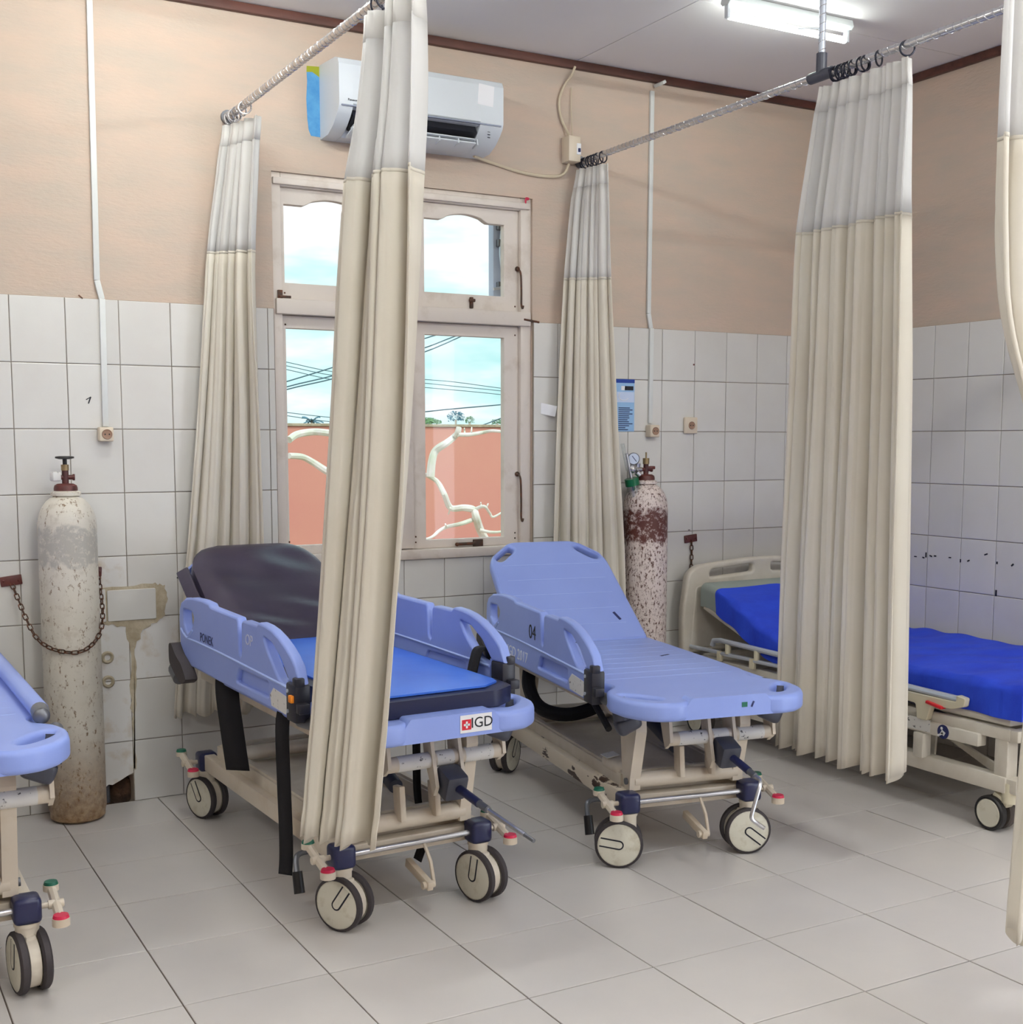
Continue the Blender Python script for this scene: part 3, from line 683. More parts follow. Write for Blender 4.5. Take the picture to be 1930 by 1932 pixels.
# ------------------------------------------------------------------ curtains
def curtain(label, levels, folds, seed, rodx, rings, ringm, seam=2.195, hem_wave=.012, sharp=.75, band=.085, group=None, holes=True):
    """levels: list of (z, (xl,yl), (xr,yr), amplitude) from the top down"""
    rnd = random.Random(seed)
    ph = [rnd.uniform(0,2*PI) for _ in range(6)]
    zs = [l[0] for l in levels]; ztop, zbot = zs[0], zs[-1]
    def lev(z):
        for a, b in zip(levels, levels[1:]):
            if z <= a[0] and z >= b[0]:
                t = (a[0]-z)/(a[0]-b[0]); break
        else: a, b, t = levels[-2], levels[-1], 1.0
        i = levels.index(a); p0 = levels[max(i-1,0)]; p3 = levels[min(i+2,len(levels)-1)]
        def cr_(q0,q1,q2,q3): return .5*((2*q1)+(-q0+q2)*t+(2*q0-5*q1+4*q2-q3)*t*t+(-q0+3*q1-3*q2+q3)*t**3)
        L = [cr_(p0[1][k],a[1][k],b[1][k],p3[1][k]) for k in (0,1)]; R = [cr_(p0[2][k],a[2][k],b[2][k],p3[2][k]) for k in (0,1)]
        return Vector(L), Vector(R), a[3]+(b[3]-a[3])*t
    wd = [rnd.choice((.45,.6,.8,1.0,1.3,1.8))*rnd.uniform(.85,1.15) for _ in range(int(folds))]; tw = sum(wd)
    bd_ = [0]
    for w_ in wd: bd_.append(bd_[-1]+w_/tw)
    am = [rnd.uniform(.6,1.25) for _ in wd]
    drift = [rnd.uniform(-1,1) for _ in range(int(folds)+1)]; drift[0] = drift[-1] = 0
    def fn_z(u, z):
        L, R, amp = lev(z); d = R-L; n = Vector((-d.y, d.x)).normalized() if d.length > 1e-5 else Vector((1,0))
        s_ = (ztop-z)/(ztop-zbot)
        B_ = [x + drift[i]*.22/folds*s_ for i,x in enumerate(bd_)]
        i = 0
        while i < len(wd)-1 and u > B_[i+1]: i += 1
        f = max(0.0,min(1.0,(u-B_[i])/(B_[i+1]-B_[i]))); pk = .5+.22*math.sin(ph[0]+i*2.3)
        g_ = f/pk*.5 if f < pk else .5+(f-pk)/(1-pk)*.5
        w = -math.cos(2*PI*g_); w = math.copysign(abs(w)**sharp, w)
        uu = (i+g_)/folds
        w3 = math.sin(2*PI*folds*.43*u+ph[4]-s_*.8); w2 = math.sin(2*PI*folds*2.3*u+ph[3]+s_*2.0)
        off = amp*(w*.85*am[i] + w2*.10*s_ + w3*.4)
        side = .30*amp*math.sin(2*PI*g_+.3)
        p = L + d*u + n*off + d.normalized()*side
        return Vector((p.x, p.y, z + (hem_wave*math.sin(2*PI*folds*uu+ph[2]+1.0)*max(0,s_-.9)*10 if z < 1 else 0)))
    topc = (levels[0][1][0]+levels[0][2][0])/2, (levels[0][1][1]+levels[0][2][1])/2
    t = thing('hospital_curtain', label, 'curtain', (topc[0], topc[1], zbot), 0, group)
    O_ = Vector(t.location)
    NU = int(folds*22)
    def piece(name, z0, z1, nv, m, push=0.0):
        g = G(); g.grid(lambda u,v: fn_z(u, z0+(z1-z0)*v)-O_, NU, nv)
        ob = g.obj(name, m, t, True, 180)
        sm = ob.modifiers.new('thick','SOLIDIFY'); sm.thickness = .0022+push; sm.offset = 0
        return ob
    piece('header_band', ztop, ztop-band, 2, 'curtain_band', .001)
    piece('mesh_panel', ztop-band, seam, 8, 'curtain_sheer')
    piece('seam_band', seam+.006, seam-.004, 1, 'curtain_cloth', .0012)
    piece('cloth_panel', seam, zbot, 40, 'curtain_cloth')
    for yy, tilt in rings:
        link('ring', RINGS[ringm], t, Vector((rodx, yy, RZ_-.012))-O_, (0, 0, math.radians(tilt)))
    return t
def lvx(z, ul, yl, ur, yr, amp): return (z, (x_at(ul,yl,z), yl), (x_at(ur,yr,z), yr), amp)
def lvy(z, ul, ur, amp, x=None): 
    x = R2X if x is None else x
    return (z, (x, y_at(ul,x,z)), (x, y_at(ur,x,z)), amp)
curtain('cream curtain with sheer top gathered at the wall left of the window', [
    lvx(2.70, 428, -.03, 490, -.26, .016), lvx(2.6, 420, -.04, 486, -.24, .018), lvx(2.2, 397, -.05, 480, -.20, .022), lvx(1.95, 388, -.05, 482, -.19, .024),
    lvx(1.5, 372, -.05, 491, -.16, .024), lvx(1.1, 356, -.05, 496, -.14, .024), lvx(.7, 340, -.05, 500, -.13, .024), lvx(.345, 327, -.05, 506, -.13, .024)],
    7, 3, R1X, [(-.03,8),(-.05,-6),(-.075,12),(-.10,-8),(-.13,20),(-.20,34),(-.235,-28)], 'chrome')
def c2y(z, a, b): 
    t = max(0,min(1,(2.72-z)/(2.72-.37))); t = t**.85; return a+(b-a)*t
L2 = []
for z, ul, ur, amp in ((2.70,703,800,.03),(2.6,701,802,.034),(2.4,690,803,.04),(2.2,668,800,.046),(1.9,652,795,.046),(1.6,640,787,.044),(1.3,626,776,.042),(1.0,612,760,.04),(.7,596,742,.038),(.45,580,725,.036),(.365,574,717,.036)):
    yl, yr = c2y(z,-1.50,-1.86), c2y(z,-1.84,-2.05)
    L2.append(lvx(z, ul, yl, ur, yr, amp))
curtain('cream curtain draped over the foot of the dark-padded stretcher', L2, 5, 11, R1X, [(-1.52,20),(-1.58,-10),(-1.66,14),(-1.74,-16),(-1.82,10)], 'ring_dark', hem_wave=.015, sharp=.6)
curtain('cream curtain with sheer top gathered at the wall right of the window', [
    lvx(2.70, 1090, -.03, 1148, -.22, .014), lvx(2.55, 1078, -.04, 1150, -.22, .016), lvx(2.2, 1064, -.05, 1153, -.2, .02), lvx(1.8, 1054, -.05, 1160, -.18, .022), lvx(1.4, 1047, -.05, 1167, -.17, .022), lvx(.9, 1041, -.05, 1177, -.16, .022), lvx(.33, 1036, -.05, 1180, -.16, .022)],
    7, 21, R2X, [(-.04,5),(-.06,-7),(-.085,9),(-.11,-5),(-.13,10),(-.16,-8),(-.2,12)], 'ring_dark')
curtain('wide cream curtain hanging between the padless stretcher and the blue bed', [
    lvy(2.695, 1556, 1722, .02), lvy(2.6, 1546, 1724, .022), lvy(2.2, 1522, 1720, .040), lvy(1.7, 1512, 1718, .046), lvy(1.0, 1496, 1710, .050), lvy(.305, 1484, 1702, .052)],
    12, 5, R2X, [(-1.665,4),(-1.675,-6),(-1.69,8),(-1.705,-5),(-1.72,6),(-1.74,-7),(-1.755,9),(-1.80,-12),(-1.815,6),(-1.875,18),(-2.0,-30)], 'ring_dark')
R3Y = -2.95
t3 = thing('curtain_rod','silver cross rod carrying the pulled-in curtain near the door','curtain rod',(XR,R3Y,RZ_+.032))
g = G(); g.cyl((0,0,0),(1.72-XR,0,0),.0135,n=14); g.obj('pipe','chrome',t3)
g = G(); g.cyl((1.76-XR,0,0),(1.76-XR,0,ZC-RZ_-.032),.012,n=14); g.obj('drop_pipe','alu',t3)
curtain('cream curtain pulled in at the middle, its hem flaring beside the blue bed', [
    lvx(2.74,1892,-2.95,2280,-2.97,.03), lvx(2.45,1878,-2.92,2270,-2.98,.04), lvx(2.195,1869,-2.88,2250,-2.99,.045), lvx(1.95,1868,-2.87,2200,-3.0,.05), lvx(1.75,1884,-2.88,2150,-3.02,.045), lvx(1.5,1935,-2.92,2110,-3.06,.04), lvx(1.2,1950,-2.98,2090,-3.1,.035), lvx(.95,1944,-3.02,2100,-3.12,.035), lvx(.75,1926,-3.08,2120,-3.14,.04), lvx(.5,1906,-3.14,2160,-3.17,.045), lvx(.30,1889,-3.18,2200,-3.2,.05)],
    6, 33, 0, [], 'ring_dark', hem_wave=.02)
# ------------------------------------------------------------------ oxygen cylinders, chains
def o2(label, x, y, r, m, top_m, wheel):
    t = thing('oxygen_cylinder', label, 'gas cylinder', (x,y,0))
    pr = [(0,.004),(r*.86,.004),(r*.95,.012),(r*.96,.035),(r,.045),(r,1.13)]
    for k in range(1,11):
        a = PI/2*k/10; pr.append((r*math.cos(a)*.72+.036*1+ (r*.28-.036)*math.cos(a) if False else max(.036, r*math.cos(a)**.8), 1.13+.125*math.sin(a)))
    pr += [(.036,1.262)]
    g = G(); g.lathe(pr, 40); g.obj('body', m, t)
    g = G(); g.lathe([(.036,1.245),(.055,1.25),(.055,1.262),(.042,1.268),(.042,1.262)],28); g.obj('neck_ring', 'cyl_white' if m == 'cyl_white' else m, t)
    g = G(); g.lathe([(.0,1.262),(.043,1.262),(.043,1.278),(.040,1.288),(.03,1.294),(0,1.296)],28); g.obj('neck_collar', top_m, t)
    g = G(); g.cyl((0,0,1.29),(0,0,1.345),.0125); g.cyl((-.028,0,1.318),(.032,0,1.318),.009); g.cyl((.026,-.002,1.318),(.034,-.004,1.318),.012); g.obj('valve_body', 'maroon', t)
    if wheel:
        g = G(); g.cyl((0,0,1.344),(0,0,1.366),.0145); g.obj('valve_nut','brass',t)
        g = G(); g.cyl((0,0,1.366),(0,0,1.392),.008); g.lathe([(0,1.392),(.012,1.394),(.02,1.398),(.034,1.396),(.035,1.390),(.02,1.386),(0,1.386)],20); g.obj('hand_wheel','black_plastic',t)
        g = G(); g.box((-.036,-.004,1.322),(.034,.03,.036),RZ(20),.006); g.obj('paper_tag','sticker',t)
    else:
        g = G(); g.cyl((0,0,1.344),(0,0,1.372),.016); g.cyl((0,0,1.372),(0,0,1.4),.004,n=8); g.obj('valve_spindle','brass',t)
        g = G(); g.box((.022,0,1.326),(.05,.026,.016),None,.004); g.obj('yoke','maroon',t)
    return t
o2('tall off-white oxygen cylinder with a black hand wheel, chained to the tiles', .158,-.128,.107,'cyl_white','maroon',True)
o2('tall rust-flaked oxygen cylinder with a gauge, behind the padless stretcher', 2.822,-.135,.107,'cyl_rust','maroon',False)
rg = thing('oxygen_regulator','chrome regulator with round gauge and green-capped bottle on the rusty cylinder','regulator',(2.822,-.135,1.318))
g = G(); g.cyl((-.03,0,0),(-.088,-.006,.004),.012); g.sph((-.088,-.01,.004),.022,(1,1,1),14); g.cyl((-.05,0,.012),(-.05,-.004,.03),.013); g.cyl((-.07,-.02,-.012),(-.052,-.022,-.024),.014); g.obj('regulator_body','chrome',rg)
gm = RZ(-25)@RX(90)
g = G(); g.lathe([(0,-.012),(.027,-.012),(.029,-.008),(.029,.008),(.026,.010)],28,(-.082,-.012,.052),gm); g.obj('gauge_case','steel_grey',rg)
g = G(); g.lathe([(0,.0095),(.0255,.0095)],28,(-.082,-.012,.052),gm); g.obj('gauge_dial','gauge_face',rg)
g = G(); g.box((-.084,-.0225,.052),(.003,.001,.034),RZ(-25)@RY(-38)); g.obj('gauge_needle','ink_navy',rg)
tl = RY(-14)
def tp(x,y,z): return Vector((-.098,-.012,-.02)) + tl@Vector((x,y,z))
g = G(); g.cyl(tp(0,0,.1),tp(0,0,-.03),.008); g.obj('flow_stem','chrome',rg)
g = G(); g.cyl(tp(-.012,0,.02),tp(-.012,0,.15),.009,n=14); g.obj('flow_tube','clear_plastic',rg)
g = G(); g.cyl(tp(0,0,-.022),tp(0,0,-.056),.034,n=24); g.obj('bottle_cap','cap_green',rg)
g = G(); g.cyl(tp(0,0,-.05),tp(0,0,-.155),.030,.027,n=24,caps=False); g.obj('bottle','clear_plastic',rg)
g = G(); g.cyl(tp(.002,0,-.056),tp(.006,0,-.14),.006,n=10); g.obj('dip_tube','cap_green',rg)
LK = {}
def link_mesh(m):
    if m not in LK:
        g = G(); pts = []
        for k in range(14):
            a = 2*PI*k/14; pts.append((.0075*math.cos(a), 0, .008*math.sin(a)+math.copysign(.006,math.sin(a))))
        g.tube(pts,.0026,5,True); LK[m] = g.mesh('chain_link',m)
    return LK[m]
def chain(label, pts, plates):
    P = smooth_line(pts, 14); L = [0]
    for a,b in zip(P,P[1:]): L.append(L[-1]+(b-a).length)
    t = thing('safety_chain', label, 'chain', P[0]); O_ = Vector(t.location)
    n = int(L[-1]/.0235)
    for i in range(n+1):
        s_ = L[-1]*i/n; j = max(k for k in range(len(L)) if L[k] <= s_+1e-9); j = min(j,len(P)-2)
        f = (s_-L[j])/max(1e-6,L[j+1]-L[j]); p = P[j].lerp(P[j+1],f); d = (P[j+1]-P[j]).normalized()
        q = d.to_track_quat('Z','Y').to_matrix() @ RZ(90*(i%2)+20)
        ob = link('chain_link', link_mesh('iron_dark'), t, p-O_); ob.rotation_euler = q.to_euler()
    for c, rz in plates:
        g = G(); g.box(Vector(c)-O_, (.078,.008,.038), RY(rz), .003)
        for s_ in (-1,1): g.sph(Vector(c)-O_+Vector((s_*.028,-.005,0)),.005,n=8)
        g.obj('fixing_plate','maroon',t)
chain('dark steel chain slung round the tall white cylinder from wall plates', [(-.03,-.02,.905),(-.018,-.05,.86),(.0,-.11,.79),(.025,-.165,.725),(.06,-.21,.69),(.11,-.238,.672),(.165,-.245,.668),(.215,-.228,.69),(.252,-.195,.73),(.274,-.14,.79),(.285,-.06,.87),(.288,-.018,.925)], [((-.034,-.012,.925),-6),((.262,-.012,.945),4)])
chain('dark steel chain hanging loose from a wall plate behind the bed headboard', [(3.19,-.02,.94),(3.192,-.02,.88),(3.19,-.02,.80),(3.192,-.02,.70)], [((3.19,-.012,.963),-6)])
# ------------------------------------------------------------------ stretchers
def caster(parent, x, y, ang, trail, slot, z=0.0):
    """twin-disc caster; ang = direction (deg, in stretcher space) the outer disc faces"""
    a = math.radians(ang); ax = Vector((math.cos(a), math.sin(a), 0)); fw = Vector((-math.sin(a), math.cos(a), 0))
    c = Vector((x, y, .083)) + fw*trail
    g = G()
    g.cyl(c-ax*.014, c+ax*.014, .070, n=28)
    g.cyl((x,y,.12),(x,y,.182),.031,n=20)
    g.cyl((x,y,.178),(x,y,.188),.034,n=20)
    g.box((c+Vector((x,y,.083)))/2+Vector((0,0,.045)), (.03,.07,.06), RZ(ang), .008)
    cs = g.obj('caster','cream_plastic',parent)
    g = G(); g.box((x,y,.222),(.072,.072,.072),RZ(0),.014,3); g.obj('caster_cap','navy_cap',cs)
    q = ax.to_track_quat('Z','Y').to_matrix()
    for s_ in (-1,1):
        cc = c+ax*(s_*.029)
        g = G(); g.lathe([(.068,-.012),(.078,-.012),(.083,-.007),(.083,.007),(.078,.012),(.0735,.013)],36,cc,q); g.obj('tyre','rubber',cs)
        g = G(); o_ = .0135*s_
        g.lathe([(0,o_),(.068,o_),(.0745,o_*.8),(.0745,-o_*.5),(0,-o_*.5)],36,cc,q); g.obj('wheel_disc','wheel_disc',cs)
        # oblong slot printed in relief on the disc
        n_ = ax*s_; r_ = Vector((0,0,1)).cross(n_).normalized(); u_ = Vector((0,0,1))
        sl = math.radians(slot); d1 = r_*math.cos(sl)+u_*math.sin(sl); d2 = n_.cross(d1)
        def W2(L,w):
            pts = []
            for k in range(9): t = PI/2+PI*k/8; pts.append((w*math.cos(t), w*math.sin(t)))
            return [(L,-w)]+[(L,w)]+pts[0:]
        M_ = face_mtx(d1, d2, cc+n_*.0142)
        out = [(.066,-.0165),(.066,.0165)]+[(.0165*math.cos(PI/2+PI*k/8), .0165*math.sin(PI/2+PI*k/8)) for k in range(9)]
        inn = [(.0665,-.0115),(.0665,.0115)]+[(.0115*math.cos(PI/2+PI*k/8), .0115*math.sin(PI/2+PI*k/8)) for k in range(9)]
        plate('slot_mark',[out],.001,'ink_black',cs,M_,.0001)
        plate('slot_face',[inn],.0018,'wheel_disc',cs,M_,.0001)
    return cs
def pedal(parent, x, y, sx, sy):
    """brake pedal outside a caster: green pad towards the head, red pad towards the foot"""
    a = Vector((x+sx*.075, y+.075, .243)); b = Vector((x+sx*.075, y-.075, .200)); m_ = (a+b)/2
    g = G(); g.tube([a, a.lerp(b,.3), m_, a.lerp(b,.7), b],.013,8); g.cyl(m_+Vector((sx*.014,0,0)),(x+sx*.03,y,.222),.008); g.cyl(m_+Vector((-.02,0,.0)),m_+Vector((.02,0,0)),.012)
    g.cyl(a+Vector((0,0,-.008)),a+Vector((0,0,.009)),.021); g.cyl(b+Vector((0,0,-.012)),b+Vector((0,0,.009)),.023)
    p = g.obj('brake_pedal','cream_metal',parent)
    g = G(); g.cyl(a+Vector((0,0,.009)),a+Vector((0,0,.017)),.0195,.017,20); g.obj('green_pad','pad_green',p)
    g = G(); g.cyl(b+Vector((0,0,.009)),b+Vector((0,0,.017)),.0215,.019,20); g.obj('red_pad','pad_red',p)
RAIL_OUT = [(.497,.004),(.0,.0),(-.56,.0),(-.575,.012),(-.578,.108),(-.655,.112),(-.63,.163),(-.592,.19),(-.545,.213),(-.495,.232),(-.44,.246),(-.385,.253),(-.33,.255),(-.318,.252),(-.308,.244),(-.19,.244),(-.175,.241),(-.165,.232),(-.160,.14),(-.158,.128),(-.150,.122),(-.142,.128),(-.139,.14),(-.132,.234),(-.12,.246),(.145,.249),(.158,.252),(.168,.259),(.25,.262),(.36,.258),(.44,.248),(.495,.228),(.518,.20),(.525,.16),(.52,.06),(.512,.018)]
def side_rail(parent, x, z0, sx, opts):
    th = .034
    h1 = rounded([(.468,.205),(.372,.208),(.343,.188),(.37,.150),(.43,.118),(.465,.150)], .014, 4)
    h2 = rounded([(-.368,.215),(-.44,.206),(-.515,.168),(-.58,.108),(-.56,.092),(-.49,.105),(-.40,.175)], .01, 4)
    h3 = rounded([(-.105,.032),(-.405,.032),(-.405,.078),(-.135,.078)], .012, 4)
    r = plate('side_rail',[RAIL_OUT,h1,h2,h3],th,'plastic_blue',parent,AX_X,.008,(x,0,z0))
    g = G(); g.box((x-sx*.004,-.255,z0+.055),(.012,.32,.06)); g.obj('recess_panel','plastic_blue',r,False)
    for L,rr in (([(.50,.13),(.44,.105),(.3,.104),(.1,.103),(-.1,.100),(-.3,.096),(-.5,.092),(-.565,.09)],.005),([(.465,.115),(.42,.105),(.36,.14)],.005)):
        for s_ in (-1,1):
            g = G(); g.tube(smooth_line([(x+s_*(th/2-.001),y_,z0+z_) for y_,z_ in L]),rr,6); g.obj('moulded_rib','plastic_blue_light',r)
    for s_ in (-1,1):
        g = G(); g.tube([(x+s_*(th/2-.002),-.15,z0+.125),(x+s_*(th/2-.002),-.15,z0+.04)],.004,6)
    for k in range(5):
        g = G(); g.box((x,.27+.045*k,z0+.2595-.0035*k),(.02,.004,.004)); g.obj('grip_rib','plastic_blue_light',r,False)
    lt = G(); lt.box((x+sx*.004,-.617,z0+.055),(.05,.076,.115),None,.008); lt.box((x+sx*.012,-.642,z0+.118),(.03,.03,.028),None,.005); lt.box((x+sx*.01,-.668,z0+.045),(.034,.03,.03),None,.004)
    lo = lt.obj('latch_block','latch_black',r)
    for zz in (.028,.088):
        g = G(); g.cyl((x+sx*.028,-.598,z0+zz),(x+sx*.032,-.598,z0+zz),.006,n=10); g.obj('rivet','alu',lo)
    if opts.get('orange'):
        g = G(); g.box((x+sx*.033,-.635,z0+.07),(.012,.024,.022),None,.003); g.obj('release_tab','orange',lo)
    if opts.get('sticker'):
        st = [(-.43,.012),(-.55,.006),(-.568,.03),(-.556,.062),(-.45,.07),(-.42,.045)]
        plate('sticker',[st],.001,'sticker',r,AX_X,.0002,(x+sx*(th/2+.0005),0,z0))
    nrm = (0,-sx*-1,0) if False else None
    if opts.get('texts'):
        for body,size,m,yy,zz,sh in opts['texts']:
            text('lettering',body,size,m,r,face_mtx((0,1,0) if sx > 0 else (0,-1,0),(0,0,1),(x+sx*(th/2+.0006),yy,z0+zz)),.0005,sh)
    return r
SEAT_OUT = [(-.305,.33),(-.315,.2),(-.318,-.45),(-.30,-.535),(-.275,-.575),(-.285,-.615),(-.325,-.66),(-.345,-.73),(-.335,-.82),(-.30,-.885),(-.25,-.925),(-.19,-.935),(-.155,-.925),(-.13,-.905),
            (.13,-.905),(.155,-.925),(.19,-.935),(.25,-.925),(.30,-.885),(.335,-.82),(.345,-.73),(.325,-.66),(.285,-.615),(.275,-.575),(.30,-.535),(.318,-.45),(.315,.2),(.305,.33)]
def grip_hole(sx): 
    return [(sx*a,b) for a,b in ellipse(.258,-.795,.078,.024,math.radians(52),28)]
def stretcher(label, loc, rot, deck, railz, back_ang, wheels, opts):
    t = thing('hospital_stretcher', label, 'stretcher', (loc[0],loc[1],0), math.radians(rot))
    for (x,y), w in zip(((-.235,-.65),(.235,-.65),(-.235,.65),(.235,.65)), wheels): caster(t, x, y, w[0]-rot, w[1], w[2])
    for sx in (-1,1):
        for sy in (-1,1): pedal(t, sx*.235, sy*.65, sx, sy)
    rail_m = 'cream_rusty' if opts.get('rusty') else 'cream_metal'
    for sx in (-1,1):
        g = G(); g.box((sx*.232,0,.222),(.042,1.24,.062),None,.005); g.obj('chassis_rail',rail_m,t)
    for sy in (-1,1):
        g = G(); g.box((0,sy*.60,.212),(.43,.05,.05),None,.005); g.obj('chassis_crossbar','cream_metal',t)
    g = G(); g.cyl((-.2,-.655,.222),(.2,-.655,.222),.0095,n=14); g.obj('foot_bar','chrome',t)
    g = G(); g.cyl((-.2,.655,.222),(.2,.655,.222),.0095,n=14); g.obj('foot_bar','chrome',t)
    # moulded base tray with a sunken floor
    bm_ = G(); r = bmesh.ops.create_cube(bm_.bm, size=1); bmesh.ops.scale(bm_.bm, vec=(.44,1.13,.085), verts=r['verts']); bmesh.ops.translate(bm_.bm, vec=(0,0,.262), verts=r['verts'])
    top = [f for f in bm_.bm.faces if f.normal.z > .9]
    q = bmesh.ops.inset_region(bm_.bm, faces=top, thickness=.05); q2 = bmesh.ops.inset_region(bm_.bm, faces=top, thickness=.03, depth=0)
    bmesh.ops.translate(bm_.bm, vec=(0,0,-.055), verts=list({v for f in top for v in f.verts}))
    ed = [e for e in bm_.bm.edges]; bmesh.ops.bevel(bm_.bm, geom=ed, offset=.008, segments=2, affect='EDGES')
    bt = bm_.obj('base_tray','cream_plastic',t)
    g = G(); g.box((-.18,-.46,.305),(.09,.15,.05),None,.02,3); g.obj('tray_hump','cream_plastic',bt)
    g = G(); g.box((-.205,-.43,.333),(.05,.06,.002),RY(-8)); g.obj('sticker','sticker',bt,False)
    # foot lever with a rubber grip, steering pedal
    g = G(); g.tube(smooth_line([(-.2,-.42,.16),(-.25,-.42,.17),(-.29,-.43,.165),(-.30,-.45,.13),(-.30,-.47,.10)]),.009,8); lv_ = g.obj('pump_lever','steel_grey',t)
    g = G(); g.cyl((-.30,-.455,.125),(-.302,-.478,.062),.016,.017,14); g.obj('lever_grip','black_plastic',lv_)
    g = G(); g.box((.02,-.66,.12),(.02,.16,.028),RX(12),.003); g.cyl((.0,-.72,.105),(.04,-.72,.105),.012); g.tube([(.04,-.655,.215),(.05,-.68,.16),(.04,-.72,.105)],.006,6); g.obj('steering_pedal','cream_metal',t)
    # lifting legs
    dz = deck-.62
    for sx in (-1,1):
        for sy,ys in ((-1,-.60),(1,.45)):
            pts = [(ys-.032,.255),(ys+.01,.25),(ys+.03,.30),(ys+.055,.50+dz),(ys+.0,.545+dz),(ys-.075,.52+dz),(ys-.08,.47+dz),(ys-.035,.30)]
            g = G(); g.prism(pts, sx*.20-.02, sx*.20+.02, 0)
            lg = g.obj('lift_leg','cream_metal',t,False)
            for py_,pz_ in ((ys-.012,.285),(ys-.045,.50+dz)):
                g = G(); g.cyl((sx*.222,py_,pz_),(sx*.228,py_,pz_),.012,n=12); g.obj('bolt','steel_grey',lg)
    for ys in (-.60,.45):
        g = G(); g.cyl((-.2,ys-.01,.285),(.2,ys-.01,.285),.027,n=20); g.obj('cross_tube','cream_metal',t)
    g = G(); g.cyl((-.1,-.67,.435+dz),(.31,-.67,.435+dz),.024,n=20); ut = g.obj('cross_tube','cream_metal',t)
    for xa,xb,m_ in ((-.06,.05,'sticker'),(.07,.13,'sticker'),(.17,.27,'sticker')):
        g = G(); g.lathe([(.0246,0),(.0246,xb-xa)],20,(xa,-.67,.435+dz),RY(90)); g.obj('tube_label',m_,ut)
    for xx in (-.095,.055,.15,.305):
        pts = [(-.70,.43+dz),(-.66,.40+dz),(-.64,.44+dz),(-.60,.55+dz),(-.68,.55+dz)] if xx in (-.095,.305) else [(-.698,.44+dz),(-.72,.36+dz),(-.705,.33+dz),(-.69,.35+dz),(-.645,.43+dz),(-.62,.55+dz),(-.67,.55+dz)]
        g = G(); g.prism(pts, xx-.006, xx+.006, 0); g.obj('bracket_plate','cream_metal',t,False)
    for xx in (-.03,.09):
        g = G(); g.box((xx,-.63,.345),(.02,.05,.11),RX(-6),.004); g.obj('link_arm','cream_metal',t)
    g = G(); g.cyl((.02,-.5,.36),(.06,.25,.50+dz),.024,n=14); g.cyl((.04,-.1,.44),(.06,.4,.52+dz),.015,n=12); g.obj('gas_strut','dark_grey',t)
    # crank
    g = G(); g.box((.105,-.715,.385+dz*.6),(.075,.085,.085),RX(20),.012,2); ck = g.obj('gear_box','dark_grey',t)
    cz = .375+dz*.6
    if opts.get('crank') == 'out':
        g = G(); g.cyl((.11,-.75,cz),(.12,-.86,cz-.022),.0135,n=14); g.obj('crank_grip','navy_cap',ck)
        g = G(); g.cyl((.12,-.86,cz-.022),(.124,-.905,cz-.03),.0115,n=12); g.obj('crank_collar','steel_grey',ck)
        g = G(); g.cyl((.124,-.90,cz-.03),(.145,-1.08,cz-.062),.0075,n=12); g.obj('crank_handle','chrome',ck)
        g = G(); g.cyl((.145,-1.08,cz-.062),(.150,-1.12,cz-.069),.006,n=8); g.obj('crank_handle','steel_grey',ck)
    else:
        g = G(); g.cyl((.11,-.75,cz),(.13,-.83,cz-.03),.0135,n=14); g.obj('crank_grip','navy_cap',ck)
        g = G(); g.cyl((.13,-.83,cz-.03),(.136,-.86,cz-.04),.0115,n=12); g.obj('crank_collar','steel_grey',ck)
        g = G(); g.tube(smooth_line([(.136,-.86,cz-.04),(.142,-.885,cz-.048),(.13,-.90,cz-.07),(.105,-.91,cz-.13),(.095,-.915,cz-.165),(.115,-.92,cz-.185),(.135,-.93,cz-.20)],5),.007,8); g.obj('crank_handle','chrome',ck)
    # upper frame under the deck
    for sx in (-1,1):
        g = G(); g.box((sx*.25,-.03,deck-.085),(.035,1.25,.045),None,.005); g.obj('upper_frame_rail','cream_metal',t)
    for yy in (-.6,-.15,.25,.58):
        g = G(); g.box((0,yy,deck-.085),(.5,.035,.03),None,.004); g.obj('upper_crossbar','dark_grey',t)
    # foot-end pivot fittings and head-end bumpers
    for sx in (-1,1):
        g = G(); g.cyl((sx*.335,-.60,deck-.03),(sx*.31,-.73,deck-.03),.02,n=16); g.obj('rail_pivot','steel_grey',t)
        g = G(); g.cyl((sx*.31,-.72,deck-.015),(sx*.30,-.735,deck-.09),.026,n=16); g.box((sx*.27,-.72,deck-.105),(.09,.05,.06),RY(sx*25),.018,3); g.obj('corner_fitting','dark_grey',t)
        if sx > 0 and opts.get('right_down'): continue
        g = G(); g.prism(rounded([(.34,-.06),(.40,-.085),(.47,-.065),(.55,-.025),(.55,.045),(.52,.052),(.47,.015),(.40,-.01)],.02,4), sx*.375-.022, sx*.375+.022, 0)
        bo = g.obj('head_bumper','rubber',t,True,30); bo.location.z = railz+.045-.02
        g = G(); g.cyl((sx*.37,.555,railz-.03),(sx*.37,.50,railz-.055),.028,n=18); g.sph((sx*.37,.555,railz-.03),.028,n=14); g.obj('bumper_roller','steel_grey',bo).location.z = -bo.location.z
    # deck: seat section and hinged backrest
    wb_ = [(a,b) for a,b in SEAT_OUT]
    seat = plate('seat_deck',[rounded(wb_,.02,3),grip_hole(1),grip_hole(-1)],.062,'plastic_blue',t,AX_Z,.016,(0,0,deck-.031),3)
    g = G(); g.prism(rounded([(-.19,deck-.06),(.19,deck-.06),(.135,deck+.010),(-.135,deck+.010)],.006,3),-.922,-.86,1); g.obj('foot_lip','plastic_blue',seat,True,30)
    for k in range(9):
        yy = .27-.095*k
        g = G(); g.cyl((-.25,yy,deck-.0012),(.25,yy,deck-.0012),.0018,n=6); g.obj('groove_rib','plastic_blue_light',seat)
